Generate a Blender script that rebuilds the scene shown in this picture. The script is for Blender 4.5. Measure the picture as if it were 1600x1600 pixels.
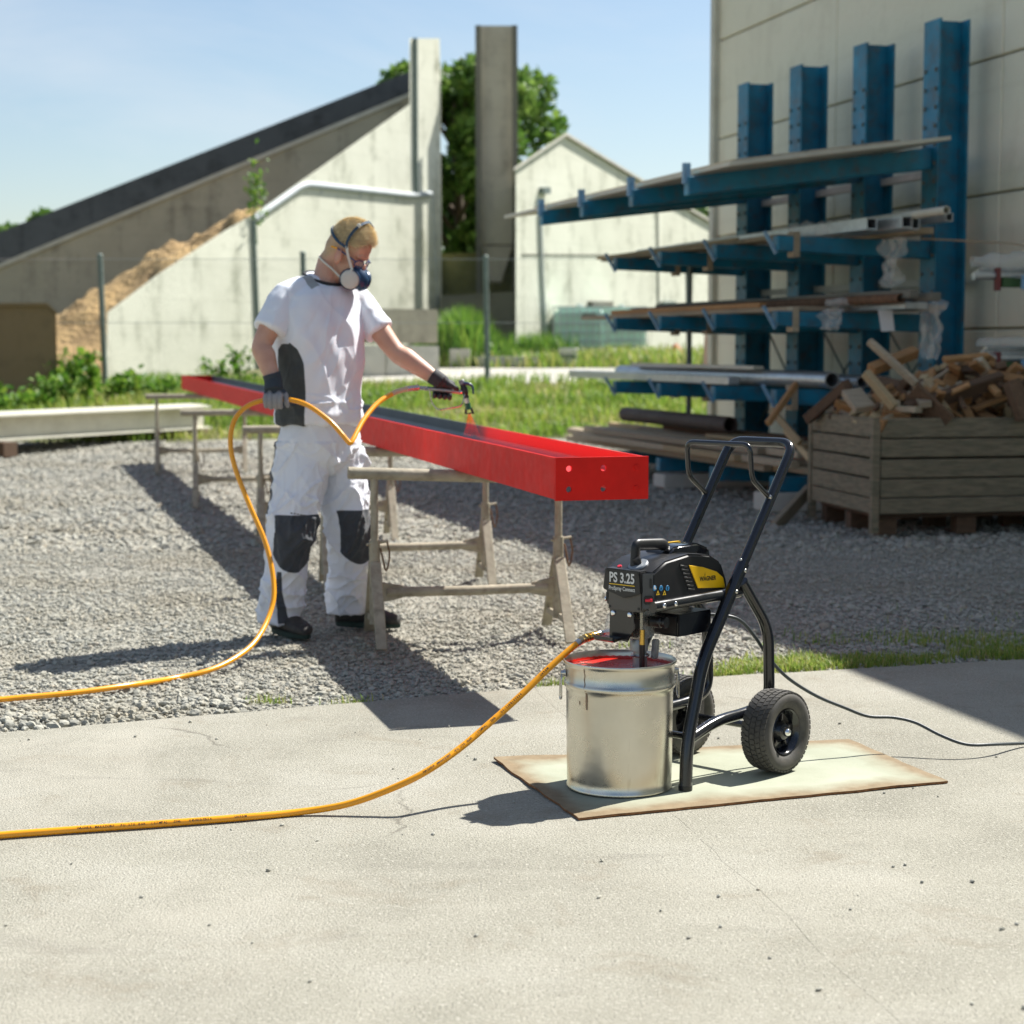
import bpy, bmesh, math, random
import numpy as np
from mathutils import Vector, Matrix, noise as mn
random.seed(7); RNG = np.random.default_rng(7)
for o in list(bpy.data.objects): bpy.data.objects.remove(o)
scene = bpy.context.scene
C = scene.collection
R = math.radians

# ------------------------------------------------------------------ camera
FPX, CAMH = 2900.0, 1.25
PITCH = math.atan(260 / FPX)
CP, SP = math.cos(PITCH), math.sin(PITCH)
cam_d = bpy.data.cameras.new('camera'); cam = bpy.data.objects.new('camera', cam_d); C.objects.link(cam)
cam.location = (0, 0, CAMH); cam.rotation_euler = (math.pi / 2 - PITCH, 0, 0)
cam_d.sensor_width = 36; cam_d.lens = 36 * FPX / 1600
cam_d.clip_start = .1; cam_d.clip_end = 2000
cam_d.dof.use_dof = True; cam_d.dof.focus_distance = 5.25; cam_d.dof.aperture_fstop = 4.1
scene.camera = cam
scene.render.resolution_x = scene.render.resolution_y = 1024

# ------------------------------------------------------------------ light
SUN_EL, SUN_AZ = R(51), R(52)
world = bpy.data.worlds.new('World'); scene.world = world; world.use_nodes = True
wn = world.node_tree.nodes; wl = world.node_tree.links
bg = wn['Background']; sky = wn.new('ShaderNodeTexSky'); sky.sky_type = 'NISHITA'
sky.sun_disc = False; sky.sun_elevation = SUN_EL; sky.sun_rotation = SUN_AZ
sky.air_density = 1.0; sky.dust_density = .7; sky.ozone_density = 1.0
wtc = wn.new('ShaderNodeTexCoord'); wmp = wn.new('ShaderNodeMapping'); wmp.inputs['Scale'].default_value = (1, 1, 2.6); wl.new(wtc.outputs['Generated'], wmp.inputs[0])
wno = wn.new('ShaderNodeTexNoise'); wno.inputs['Scale'].default_value = 2.3; wno.inputs['Detail'].default_value = 7; wno.inputs['Roughness'].default_value = .6; wno.inputs['Distortion'].default_value = .5; wl.new(wmp.outputs[0], wno.inputs['Vector'])
wra = wn.new('ShaderNodeValToRGB'); wra.color_ramp.elements[0].position = .46; wra.color_ramp.elements[1].position = .78; wra.color_ramp.elements[1].color = (.7, .7, .7, 1); wl.new(wno.outputs['Fac'], wra.inputs[0])
wmx = wn.new('ShaderNodeMix'); wmx.data_type = 'RGBA'; wl.new(wra.outputs[0], wmx.inputs[0]); wl.new(sky.outputs[0], wmx.inputs[6]); wmx.inputs[7].default_value = (6.6, 6.8, 7.1, 1)
wl.new(wmx.outputs[2], bg.inputs[0]); bg.inputs[1].default_value = .068
sun_d = bpy.data.lights.new('sun', 'SUN'); sun = bpy.data.objects.new('sun', sun_d); C.objects.link(sun)
sun_d.energy = 5.0; sun_d.angle = R(.53); sun_d.color = (1, .965, .90)
sdir = Vector((math.sin(SUN_AZ) * math.cos(SUN_EL), math.cos(SUN_AZ) * math.cos(SUN_EL), math.sin(SUN_EL)))
sun.rotation_euler = sdir.to_track_quat('Z', 'Y').to_euler()
vs = scene.view_settings
vs.view_transform = 'Standard'; vs.look = 'None'; vs.gamma = 1; vs.use_curve_mapping = False; vs.exposure = .97

# ------------------------------------------------------------------ geometry helpers
def ray(px, py):
    a, b = (px - 800) / FPX, (800 - py) / FPX
    return Vector((a, CP + b * SP, -SP + b * CP))
def at(px, py, Y):
    r = ray(px, py); return Vector((0, 0, CAMH)) + r * (Y / r.y)
def gd(px, py, z=0.0):
    r = ray(px, py); return Vector((0, 0, CAMH)) + r * ((z - CAMH) / r.z)
def onplane(px, py, P0, n):
    r = ray(px, py); c = Vector((0, 0, CAMH)); return c + r * ((Vector(P0) - c).dot(n) / r.dot(n))
def ground_z(x, y):
    return np.interp(y, [0, 19, 21, 23, 30, 36, 42, 60, 400], [0, 0, .03, .12, .55, .84, 1.0, 1.3, 2.0])

ORI = {}
def tag(o, label=None, cat=None, group=None, kind=None):
    if label: o['label'] = label
    if cat: o['category'] = cat
    if group: o['group'] = group
    if kind: o['kind'] = kind
    return o
def thing(name, loc, label, cat, group=None):
    o = bpy.data.objects.new(name, None); C.objects.link(o); o.location = loc
    o.empty_display_size = .1; ORI[o.name] = Vector(loc)
    return tag(o, label, cat, group)

class MB:
    def __init__(s, M=None): s.v = []; s.f = []; s.M = M
    def add(s, vs_, fs):
        b = len(s.v)
        for p in vs_:
            p = Vector(p); s.v.append(s.M @ p if s.M else p)
        s.f += [[b + i for i in f] for f in fs]; return s
    def box(s, c, d, rot=None, taper=1.0):
        c = Vector(c); hx, hy, hz = d[0] / 2, d[1] / 2, d[2] / 2; q = []
        for z in (-1, 1):
            k = taper if z > 0 else 1
            for x, y in ((-1, -1), (1, -1), (1, 1), (-1, 1)):
                p = Vector((x * hx * k, y * hy * k, z * hz))
                if rot is not None: p = rot @ p
                q.append(c + p)
        return s.add(q, [[0, 3, 2, 1], [4, 5, 6, 7], [0, 1, 5, 4], [1, 2, 6, 5], [2, 3, 7, 6], [3, 0, 4, 7]])
    def bar(s, a, b, w, h, up=(0, 0, 1)):
        a, b = Vector(a), Vector(b); x = (b - a); L = x.length; x = x / L
        y = Vector(up).cross(x)
        if y.length < 1e-4: y = Vector((0, 1, 0)).cross(x)
        y.normalize(); z = x.cross(y)
        return s.box((a + b) / 2, (L, w, h), Matrix((x, y, z)).transposed())
    def tube(s, pts, r, n=12, caps=True, ell=1.0):
        pts = [Vector(p) for p in pts]; m = len(pts)
        rr = r if isinstance(r, (list, tuple)) else [r] * m
        T = []
        for i in range(m):
            t = pts[min(i + 1, m - 1)] - pts[max(i - 1, 0)]; T.append(t.normalized())
        up = Vector((0, 0, 1)) if abs(T[0].z) < .9 else Vector((1, 0, 0))
        nx = T[0].cross(up).normalized(); q = []
        for i in range(m):
            if i:
                ax = T[i - 1].cross(T[i])
                if ax.length > 1e-7: nx = Matrix.Rotation(T[i - 1].angle(T[i]), 3, ax) @ nx
            nx = (nx - T[i] * nx.dot(T[i])).normalized(); ny = T[i].cross(nx)
            for k in range(n):
                a = 2 * math.pi * k / n
                q.append(pts[i] + nx * (math.cos(a) * rr[i]) + ny * (math.sin(a) * rr[i] * ell))
        f = [[i * n + k, i * n + (k + 1) % n, (i + 1) * n + (k + 1) % n, (i + 1) * n + k] for i in range(m - 1) for k in range(n)]
        if caps: f += [list(range(n))[::-1], [(m - 1) * n + k for k in range(n)]]
        return s.add(q, f)
    def loft(s, rings, n=24, caps=True):
        # ring: (centre, vec a, vec b[, exponent])
        q = []
        for r in rings:
            c, a, b = Vector(r[0]), Vector(r[1]), Vector(r[2]); e = r[3] if len(r) > 3 else 2.0
            for k in range(n):
                t = 2 * math.pi * k / n; ct, st = math.cos(t), math.sin(t)
                q.append(c + a * (math.copysign(abs(ct) ** (2 / e), ct)) + b * (math.copysign(abs(st) ** (2 / e), st)))
        m = len(rings)
        f = [[i * n + k, i * n + (k + 1) % n, (i + 1) * n + (k + 1) % n, (i + 1) * n + k] for i in range(m - 1) for k in range(n)]
        if caps: f += [list(range(n))[::-1], [(m - 1) * n + k for k in range(n)]]
        return s.add(q, f)
    def lathe(s, prof, c, ax=(0, 0, 1), n=32, caps=False):
        # prof: list of (r, h)
        ax = Vector(ax).normalized(); a = ax.orthogonal().normalized(); b = ax.cross(a); c = Vector(c)
        q = []
        for r, h in prof:
            for k in range(n):
                t = 2 * math.pi * k / n; q.append(c + ax * h + a * (r * math.cos(t)) + b * (r * math.sin(t)))
        m = len(prof)
        f = [[i * n + k, i * n + (k + 1) % n, (i + 1) * n + (k + 1) % n, (i + 1) * n + k] for i in range(m - 1) for k in range(n)]
        if caps: f += [list(range(n))[::-1], [(m - 1) * n + k for k in range(n)]]
        return s.add(q, f)
    def ball(s, c, r, a=None, nu=14, nv=9):
        # ellipsoid with axes matrix a (columns) and radii r
        c = Vector(c); r = (r, r, r) if isinstance(r, (int, float)) else r
        A = a if a is not None else Matrix.Identity(3); q = [c + A @ Vector((0, 0, -r[2]))]
        for j in range(1, nv):
            ph = -math.pi / 2 + math.pi * j / nv
            for k in range(nu):
                t = 2 * math.pi * k / nu
                q.append(c + A @ Vector((r[0] * math.cos(ph) * math.cos(t), r[1] * math.cos(ph) * math.sin(t), r[2] * math.sin(ph))))
        q.append(c + A @ Vector((0, 0, r[2]))); top = len(q) - 1; f = []
        for k in range(nu):
            f.append([0, 1 + (k + 1) % nu, 1 + k]); b = 1 + (nv - 2) * nu; f.append([top, b + k, b + (k + 1) % nu])
            for j in range(nv - 2):
                p = 1 + j * nu; f.append([p + k, p + (k + 1) % nu, p + nu + (k + 1) % nu, p + nu + k])
        return s.add(q, f)
    def prism(s, poly, thick, M=None):
        # poly: 2D outline (x,y) -> extruded z from 0 to thick, placed with matrix M
        n = len(poly); q = [Vector((x, y, 0)) for x, y in poly] + [Vector((x, y, thick)) for x, y in poly]
        if M: q = [M @ p for p in q]
        f = [list(range(n))[::-1], list(range(n, 2 * n))] + [[i, (i + 1) % n, n + (i + 1) % n, n + i] for i in range(n)]
        return s.add(q, f)
    def slab(s, pts, vec):
        n = len(pts); v = Vector(vec); pts = [Vector(p) for p in pts]
        f = [list(range(n)), list(range(n, 2 * n))[::-1]] + [[i, n + i, n + (i + 1) % n, (i + 1) % n] for i in range(n)]
        return s.add(pts + [p + v for p in pts], f)
    def build(s, name, mat, parent=None, smooth=40, bevel=0, seg=2, origin=None, fixn=True, kind=None):
        if parent is not None: base = ORI[parent.name]
        elif origin is not None: base = Vector(origin)
        else:
            xs = [p.x for p in s.v]; ys = [p.y for p in s.v]
            base = Vector(((min(xs) + max(xs)) / 2, (min(ys) + max(ys)) / 2, min(p.z for p in s.v)))
        me = bpy.data.meshes.new(name); me.from_pydata([tuple(p - base) for p in s.v], [], s.f)
        if fixn or bevel:
            bm = bmesh.new(); bm.from_mesh(me)
            if bevel:
                bmesh.ops.remove_doubles(bm, verts=bm.verts, dist=1e-5)
            bmesh.ops.recalc_face_normals(bm, faces=bm.faces)
            if bevel:
                ed = [e for e in bm.edges if len(e.link_faces) == 2 and e.calc_face_angle(0) > R(28)]
                bmesh.ops.bevel(bm, geom=ed, offset=bevel, segments=seg, affect='EDGES', clamp_overlap=True)
            bm.to_mesh(me); bm.free()
        o = bpy.data.objects.new(name, me); C.objects.link(o)
        if parent is not None: o.parent = parent
        else: o.location = base
        ORI[o.name] = base
        if mat is not None:
            for m_ in (mat if isinstance(mat, (list, tuple)) else [mat]): me.materials.append(m_)
        if smooth:
            me.polygons.foreach_set('use_smooth', [True] * len(me.polygons))
            if smooth < 180: me.set_sharp_from_angle(angle=R(smooth))
        if kind: o['kind'] = kind
        return o

def spline(pts, n=8):
    pts = [Vector(p) for p in pts]; q = [pts[0] * 2 - pts[1]] + pts + [pts[-1] * 2 - pts[-2]]; out = []
    for i in range(1, len(q) - 2):
        p0, p1, p2, p3 = q[i - 1:i + 3]
        for k in range(n):
            t = k / n
            out.append(.5 * ((2 * p1) + (p2 - p0) * t + (2 * p0 - 5 * p1 + 4 * p2 - p3) * t * t + (3 * p1 - p0 - 3 * p2 + p3) * t ** 3))
    out.append(pts[-1]); return out
def fillet(pts, rad, n=6):
    pts = [Vector(p) for p in pts]; out = [pts[0]]
    for i in range(1, len(pts) - 1):
        a, b, c = pts[i - 1], pts[i], pts[i + 1]
        d = min(rad, (a - b).length * .49, (c - b).length * .49)
        p, q = b + (a - b).normalized() * d, b + (c - b).normalized() * d
        for k in range(n + 1):
            t = k / n; out.append((1 - t) ** 2 * p + 2 * t * (1 - t) * b + t * t * q)
    out.append(pts[-1]); return out
def copy_tree(o, parent=None, **kw):
    c = o.copy(); C.objects.link(c); c.parent = parent
    for ch in list(o.children): copy_tree(ch, c)
    return c
def remeshed(mb, voxel, smooth_it=6, fac=.5):
    me = bpy.data.meshes.new('tmp'); me.from_pydata([tuple(p) for p in mb.v], [], mb.f)
    bm = bmesh.new(); bm.from_mesh(me); bmesh.ops.recalc_face_normals(bm, faces=bm.faces); bm.to_mesh(me); bm.free()
    o = bpy.data.objects.new('tmp', me); C.objects.link(o)
    m = o.modifiers.new('r', 'REMESH'); m.mode = 'VOXEL'; m.voxel_size = voxel
    if smooth_it:
        sm = o.modifiers.new('s', 'SMOOTH'); sm.iterations = smooth_it; sm.factor = fac
    dg = bpy.context.evaluated_depsgraph_get(); dg.update()
    ev = bpy.data.meshes.new_from_object(o.evaluated_get(dg)); bpy.data.objects.remove(o)
    n = len(ev.vertices); co = np.empty(n * 3); ev.vertices.foreach_get('co', co)
    nr = np.empty(n * 3); ev.vertex_normals.foreach_get('vector', nr)
    return ev, co.reshape(-1, 3), nr.reshape(-1, 3)
def mesh_obj(name, me, co, mat, parent=None, smooth=180):
    base = ORI[parent.name] if parent is not None else Vector(((co[:, 0].min() + co[:, 0].max()) / 2, (co[:, 1].min() + co[:, 1].max()) / 2, co[:, 2].min()))
    me.vertices.foreach_set('co', (co - np.array(base)).astype(np.float32).ravel()); me.update()
    me.name = name; o = bpy.data.objects.new(name, me); C.objects.link(o)
    if parent is not None: o.parent = parent
    else: o.location = base
    ORI[o.name] = base
    me.materials.clear()
    for m_ in (mat if isinstance(mat, (list, tuple)) else [mat]): me.materials.append(m_)
    me.polygons.foreach_set('use_smooth', [True] * len(me.polygons))
    return o
def fattr(me, name, vals):
    a = me.attributes.new(name, 'FLOAT', 'POINT'); a.data.foreach_set('value', np.asarray(vals, dtype=np.float32))

# ------------------------------------------------------------------ materials
def nodes(name):
    m = bpy.data.materials.new(name); m.use_nodes = True; nt = m.node_tree
    return m, nt.nodes, nt.links, nt.nodes['Principled BSDF']
def ramp(N, L, src, stops, interp='LINEAR'):
    r = N.new('ShaderNodeValToRGB'); r.color_ramp.interpolation = interp; e = r.color_ramp.elements
    while len(e) < len(stops): e.new(.5)
    for i, (p, c) in enumerate(stops):
        e[i].position = p; e[i].color = (*c, 1) if len(c) == 3 else c
    L.new(src, r.inputs[0]); return r.outputs[0]
def tex_noise(N, L, scale, detail=4, rough=.55, coord='Object', stretch=None, dist=0):
    tc = N.new('ShaderNodeTexCoord'); n = N.new('ShaderNodeTexNoise')
    n.inputs['Scale'].default_value = scale; n.inputs['Detail'].default_value = detail
    n.inputs['Roughness'].default_value = rough; n.inputs['Distortion'].default_value = dist
    if stretch:
        mp = N.new('ShaderNodeMapping'); mp.inputs['Scale'].default_value = stretch
        L.new(tc.outputs[coord], mp.inputs[0]); L.new(mp.outputs[0], n.inputs['Vector'])
    else: L.new(tc.outputs[coord], n.inputs['Vector'])
    return n.outputs['Fac']
def mixc(N, L, fac, a, b, mode='MIX'):
    m = N.new('ShaderNodeMix'); m.data_type = 'RGBA'; m.blend_type = mode
    for i, s in ((0, fac), (6, a), (7, b)):
        if hasattr(s, 'is_output'): L.new(s, m.inputs[i])
        elif i == 0: m.inputs[0].default_value = s
        else: m.inputs[i].default_value = (*s, 1)
    return m.outputs[2]
def math_(N, L, op, a, b=0.0, clamp=False):
    m = N.new('ShaderNodeMath'); m.operation = op; m.use_clamp = clamp
    for i, s in ((0, a), (1, b)):
        if hasattr(s, 'is_output'): L.new(s, m.inputs[i])
        else: m.inputs[i].default_value = s
    return m.outputs[0]
def bump(N, L, P, h, strength, dist=.01):
    b = N.new('ShaderNodeBump'); b.inputs['Strength'].default_value = strength; b.inputs['Distance'].default_value = dist
    L.new(h, b.inputs['Height']); L.new(b.outputs[0], P.inputs['Normal'])
def pm(name, col, rough=.5, metal=0, var=.12, vs_=6, bs=0, bscale=80, bdist=.004, dirt=None, dscale=3, damt=.5, stretch=None, coat=0, spec=.5, bdetail=4):
    m, N, L, P = nodes(name)
    f = tex_noise(N, L, vs_, 5, .6, stretch=stretch)
    lo = tuple(max(0, c * (1 - var)) for c in col); hi = tuple(min(1, c * (1 + var)) for c in col)
    c = ramp(N, L, f, [(.3, lo), (.7, hi)])
    if dirt:
        d = ramp(N, L, tex_noise(N, L, dscale, 6, .65, stretch=stretch), [(.48, (0, 0, 0)), (.72, (damt,) * 3)])
        c = mixc(N, L, d, c, dirt)
    L.new(c, P.inputs['Base Color'])
    rf = ramp(N, L, tex_noise(N, L, vs_ * 2.3, 4), [(.3, (max(.02, rough - .07),) * 3), (.7, (min(1, rough + .07),) * 3)])
    L.new(rf, P.inputs['Roughness'])
    P.inputs['Metallic'].default_value = metal; P.inputs['Specular IOR Level'].default_value = spec
    P.inputs['Coat Weight'].default_value = coat
    if bs: bump(N, L, P, tex_noise(N, L, bscale, bdetail, .6, stretch=stretch), bs, bdist)
    return m
M = {}
# ------------------------------------------------------------------ material library
def make_materials():
    # concrete pad
    m, N, L, P = nodes('pad_concrete')
    c = ramp(N, L, tex_noise(N, L, 1.3, 6, .65), [(.3, (.23, .22, .175)), (.5, (.29, .278, .225)), (.72, (.35, .338, .285))])
    spk = tex_noise(N, L, 170, 2, .6)
    c = mixc(N, L, ramp(N, L, spk, [(.56, (0, 0, 0)), (.66, (.8,) * 3)]), c, (.11, .10, .08))
    c = mixc(N, L, ramp(N, L, tex_noise(N, L, 95, 2, .5), [(.55, (0, 0, 0)), (.68, (.7,) * 3)]), c, (.42, .40, .34))
    c = mixc(N, L, ramp(N, L, tex_noise(N, L, 40, 3, .6), [(.63, (0, 0, 0)), (.72, (.4,) * 3)]), c, (.15, .135, .105))
    c = mixc(N, L, ramp(N, L, tex_noise(N, L, 3.2, 5, .7, dist=.6), [(.56, (0, 0, 0)), (.74, (.55,) * 3)]), c, (.185, .15, .10))
    c = mixc(N, L, ramp(N, L, tex_noise(N, L, .55, 7, .72, dist=1.2), [(.50, (0, 0, 0)), (.68, (.55,) * 3)]), c, (.37, .35, .29))
    c = mixc(N, L, ramp(N, L, tex_noise(N, L, 1.1, 7, .75, stretch=(1, 3.2, 1), dist=.8), [(.58, (0, 0, 0)), (.72, (.45,) * 3)]), c, (.16, .15, .125))
    tcc = N.new('ShaderNodeTexCoord'); wv = N.new('ShaderNodeTexNoise'); wv.inputs['Scale'].default_value = 2.2; wv.inputs['Detail'].default_value = 6; L.new(tcc.outputs['Object'], wv.inputs['Vector'])
    va = N.new('ShaderNodeVectorMath'); va.operation = 'MULTIPLY_ADD'; L.new(wv.outputs['Color'], va.inputs[0]); va.inputs[1].default_value = (.5, .5, 0); L.new(tcc.outputs['Object'], va.inputs[2])
    ve = N.new('ShaderNodeTexVoronoi'); ve.feature = 'DISTANCE_TO_EDGE'; ve.inputs['Scale'].default_value = .55; L.new(va.outputs[0], ve.inputs['Vector'])
    ck = math_(N, L, 'MULTIPLY', ramp(N, L, ve.outputs['Distance'], [(0, (1, 1, 1)), (.0022, (0, 0, 0))]), ramp(N, L, tex_noise(N, L, 1.4, 3), [(.53, (0, 0, 0)), (.64, (.6,) * 3)]))
    c = mixc(N, L, ck, c, (.07, .06, .045))
    c = mixc(N, L, ramp(N, L, tex_noise(N, L, 2.1, 4, .6), [(.69, (0, 0, 0)), (.76, (.5,) * 3)]), c, (.13, .115, .09))
    L.new(c, P.inputs['Base Color']); P.inputs['Roughness'].default_value = .9
    h = mixc(N, L, .35, ramp(N, L, spk, [(.25, (1, 1, 1)), (.7, (0, 0, 0))]), tex_noise(N, L, 130, 3, .6))
    bump(N, L, P, h, .75, .006); M['pad'] = m
    # gravel base and stones
    m, N, L, P = nodes('gravel_base')
    vo = N.new('ShaderNodeTexVoronoi'); tc = N.new('ShaderNodeTexCoord'); vo.inputs['Scale'].default_value = 46
    L.new(tc.outputs['Object'], vo.inputs['Vector'])
    sep = N.new('ShaderNodeSeparateColor'); L.new(vo.outputs['Color'], sep.inputs[0])
    c = ramp(N, L, sep.outputs[0], [(0, (.19, .182, .15)), (.35, (.28, .27, .225)), (.7, (.35, .34, .285)), (1, (.44, .425, .36))])
    c = mixc(N, L, ramp(N, L, vo.outputs['Distance'], [(.3, (0, 0, 0)), (.75, (.5,) * 3)]), c, (.15, .14, .115))
    c = mixc(N, L, ramp(N, L, tex_noise(N, L, .9, 6, .65), [(.5, (0, 0, 0)), (.72, (.5,) * 3)]), c, (.26, .225, .165))
    L.new(c, P.inputs['Base Color']); P.inputs['Roughness'].default_value = .95
    bump(N, L, P, ramp(N, L, vo.outputs['Distance'], [(0, (1, 1, 1)), (.8, (0, 0, 0))]), 1, .012); M['gravel'] = m
    m, N, L, P = nodes('gravel_stone')
    a = N.new('ShaderNodeAttribute'); a.attribute_name = 'rnd'
    c = ramp(N, L, a.outputs['Fac'], [(0, (.215, .215, .19)), (.25, (.30, .30, .262)), (.5, (.365, .358, .305)), (.78, (.41, .402, .34)), (.9, (.37, .325, .25)), (1, (.53, .525, .465))])
    c = mixc(N, L, ramp(N, L, tex_noise(N, L, 90, 3), [(.4, (0, 0, 0)), (.7, (.35,) * 3)]), c, (.2, .19, .17))
    c = mixc(N, L, ramp(N, L, tex_noise(N, L, .9, 6, .65), [(.46, (0, 0, 0)), (.66, (.7,) * 3)]), c, (.29, .265, .20))
    L.new(c, P.inputs['Base Color']); P.inputs['Roughness'].default_value = .9; M['stone'] = m
    m, N, L, P = nodes('soil_ground')
    c = ramp(N, L, tex_noise(N, L, .7, 6, .65), [(.3, (.07, .085, .03)), (.5, (.12, .13, .05)), (.7, (.19, .17, .08))])
    L.new(c, P.inputs['Base Color']); P.inputs['Roughness'].default_value = 1
    bump(N, L, P, tex_noise(N, L, 9, 6, .7), .8, .08); M['soil'] = m
    M['road'] = pm('far_road', (.43, .41, .36), .95, var=.2, vs_=1.5, dirt=(.2, .2, .12), dscale=.8, damt=.5, bs=.4, bscale=30)
    def foliage(name, stops, trans=.35):
        m, N, L, P = nodes(name); a = N.new('ShaderNodeAttribute'); a.attribute_name = 'rnd'
        c = ramp(N, L, a.outputs['Fac'], stops); L.new(c, P.inputs['Base Color']); P.inputs['Roughness'].default_value = .55
        tr = N.new('ShaderNodeBsdfTranslucent'); L.new(c, tr.inputs[0]); mx = N.new('ShaderNodeMixShader'); mx.inputs[0].default_value = trans
        L.new(P.outputs[0], mx.inputs[1]); L.new(tr.outputs[0], mx.inputs[2]); L.new(mx.outputs[0], N['Material Output'].inputs[0]); return m
    M['grass'] = foliage('grass_blade', [(0, (.09, .20, .02)), (.5, (.16, .30, .035)), (.8, (.27, .34, .06)), (1, (.38, .35, .12))], .45)
    M['dry_grass'] = foliage('dry_grass_blade', [(0, (.13, .24, .03)), (.4, (.24, .35, .05)), (.75, (.36, .38, .09)), (1, (.46, .42, .19))], .45)
    M['leaf'] = foliage('tree_leaf', [(0, (.05, .12, .015)), (.5, (.10, .21, .03)), (1, (.20, .31, .06))], .4)
    M['weed'] = foliage('weed_leaf', [(0, (.07, .18, .02)), (.5, (.13, .27, .03)), (1, (.25, .36, .05))], .4)
    M['bark'] = pm('bark', (.12, .09, .06), .9, var=.3, bs=.8, bscale=20, bdist=.03)
    # render / concrete walls
    def wall(name, lo, hi, streak, samt, sc=.5, rough=.9):
        m, N, L, P = nodes(name)
        c = ramp(N, L, tex_noise(N, L, sc, 6, .6), [(.3, lo), (.7, hi)])
        s1 = tex_noise(N, L, 1, 6, .7, stretch=(1.6, 1.6, .12)); s2 = tex_noise(N, L, 1.7, 5, .7)
        c = mixc(N, L, ramp(N, L, math_(N, L, 'MULTIPLY', s1, s2), [(.25, (0, 0, 0)), (.42, (samt,) * 3)]), c, streak)
        tc = N.new('ShaderNodeTexCoord'); sp = N.new('ShaderNodeSeparateXYZ'); L.new(tc.outputs['Object'], sp.inputs[0])
        w = N.new('ShaderNodeMath'); w.operation = 'PINGPONG'; L.new(sp.outputs[2], w.inputs[0]); w.inputs[1].default_value = .32
        ln = ramp(N, L, w.outputs[0], [(0, (.22,) * 3), (.035, (0, 0, 0))])
        c = mixc(N, L, math_(N, L, 'MULTIPLY', ln, s2), c, streak)
        L.new(c, P.inputs['Base Color']); P.inputs['Roughness'].default_value = rough
        bump(N, L, P, tex_noise(N, L, 14, 6, .65), .35, .03); return m
    M['white_wall'] = wall('white_rendered_wall', (.60, .60, .49), (.74, .74, .62), (.27, .28, .20), .85)
    M['ramp_wall'] = wall('stained_concrete', (.36, .33, .25), (.48, .44, .34), (.17, .155, .12), .8)
    M['dark_wall'] = wall('shade_dark_concrete', (.07, .075, .08), (.12, .125, .13), (.03, .03, .03), .7)  # inner face of the far parapet, its shade put into the dark colour
    M['tan_wall'] = wall('hopper_concrete', (.46, .41, .32), (.58, .53, .42), (.22, .19, .15), .7)
    M['low_wall'] = wall('weathered_low_wall', (.13, .125, .10), (.20, .19, .15), (.07, .07, .055), .8)
    M['panel_wall'] = wall('warehouse_panel', (.74, .70, .54), (.82, .78, .61), (.50, .45, .32), .45, sc=.35, rough=.6)
    M['sand'] = pm('sand_heap', (.46, .31, .14), 1, var=.35, vs_=1.4, dirt=(.20, .12, .05), dscale=.9, damt=.7, bs=1, bscale=8, bdist=.15)
    M['pale_block'] = pm('pale_concrete_block', (.55, .53, .46), .9, var=.15, bs=.5, bscale=40, dirt=(.3, .28, .22), damt=.5)
    M['galv'] = pm('galvanised_steel', (.52, .55, .56), .38, .85, var=.12, vs_=14)
    M['green_post'] = pm('green_grey_post', (.16, .20, .18), .55, .3, var=.2, vs_=10)
    M['brown_steel'] = pm('brown_steel_plate', (.24, .16, .075), .65, 0, var=.25, vs_=3, dirt=(.07, .04, .02), damt=.5)
    M['cream_steel'] = pm('cream_primed_steel', (.55, .53, .43), .55, 0, var=.08, vs_=4, dirt=(.35, .31, .22), damt=.4)
    M['blue_steel'] = pm('blue_painted_steel', (.006, .165, .27), .42, 0, var=.3, vs_=5, dirt=(.09, .07, .055), dscale=11, damt=.7, bs=.12, bscale=50)
    M['light_blue'] = pm('worn_blue_stop', (.16, .33, .48), .5, 0, var=.25, vs_=20, dirt=(.35, .36, .36), dscale=30)
    M['rust'] = pm('rusty_steel', (.16, .085, .045), .85, .2, var=.4, vs_=18, bs=.5, bscale=90)
    M['grey_plank'] = pm('weathered_plank', (.235, .195, .125), .9, var=.3, vs_=3, stretch=(3, 3, 24), dirt=(.09, .10, .06), dscale=1.4, damt=.6, bs=.6, bscale=6, bdist=.01)
    def wood(name, col, var=.3):
        m, N, L, P = nodes(name); oi = N.new('ShaderNodeObjectInfo')
        f = tex_noise(N, L, 7, 5, .6, stretch=(1, 6, 6), dist=.7)
        c = ramp(N, L, f, [(.3, tuple(x * (1 - var) for x in col)), (.7, tuple(x * (1 + var) for x in col))])
        c = mixc(N, L, ramp(N, L, oi.outputs['Random'], [(0, (.0,) * 3), (1, (.6,) * 3)]), c, tuple(x * .38 for x in (col[0], col[1] * .9, col[2] * .85)))
        L.new(c, P.inputs['Base Color']); P.inputs['Roughness'].default_value = .8
        bump(N, L, P, f, .3, .01); return m
    M['wood_warm'] = wood('warm_offcut_wood', (.46, .25, .10)); M['wood_pale'] = wood('pale_timber', (.56, .43, .24), .2)
    M['wood_dark'] = wood('dark_old_wood', (.15, .09, .05)); M['wood_grey'] = wood('grey_timber', (.46, .38, .26), .22)
    M['cardboard_pipe'] = pm('dark_brown_pipe', (.075, .055, .045), .7, var=.2)
    # plastic film
    m, N, L, P = nodes('clear_film'); P.inputs['Base Color'].default_value = (.75, .76, .72, 1); P.inputs['Roughness'].default_value = .25
    tr = N.new('ShaderNodeBsdfTransparent'); mx = N.new('ShaderNodeMixShader'); mx.inputs[0].default_value = .30
    L.new(tr.outputs[0], mx.inputs[1]); L.new(P.outputs[0], mx.inputs[2]); L.new(mx.outputs[0], N['Material Output'].inputs[0]); M['film'] = m
    M['paper'] = pm('white_paper', (.72, .73, .74), .8, var=.05)
    M['tank'] = pm('translucent_green_tank', (.52, .74, .64), .35, var=.1); M['white_plastic'] = pm('white_plastic', (.72, .72, .68), .45, var=.06)
    M['orange'] = pm('orange_plastic', (.65, .16, .06), .5)
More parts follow.
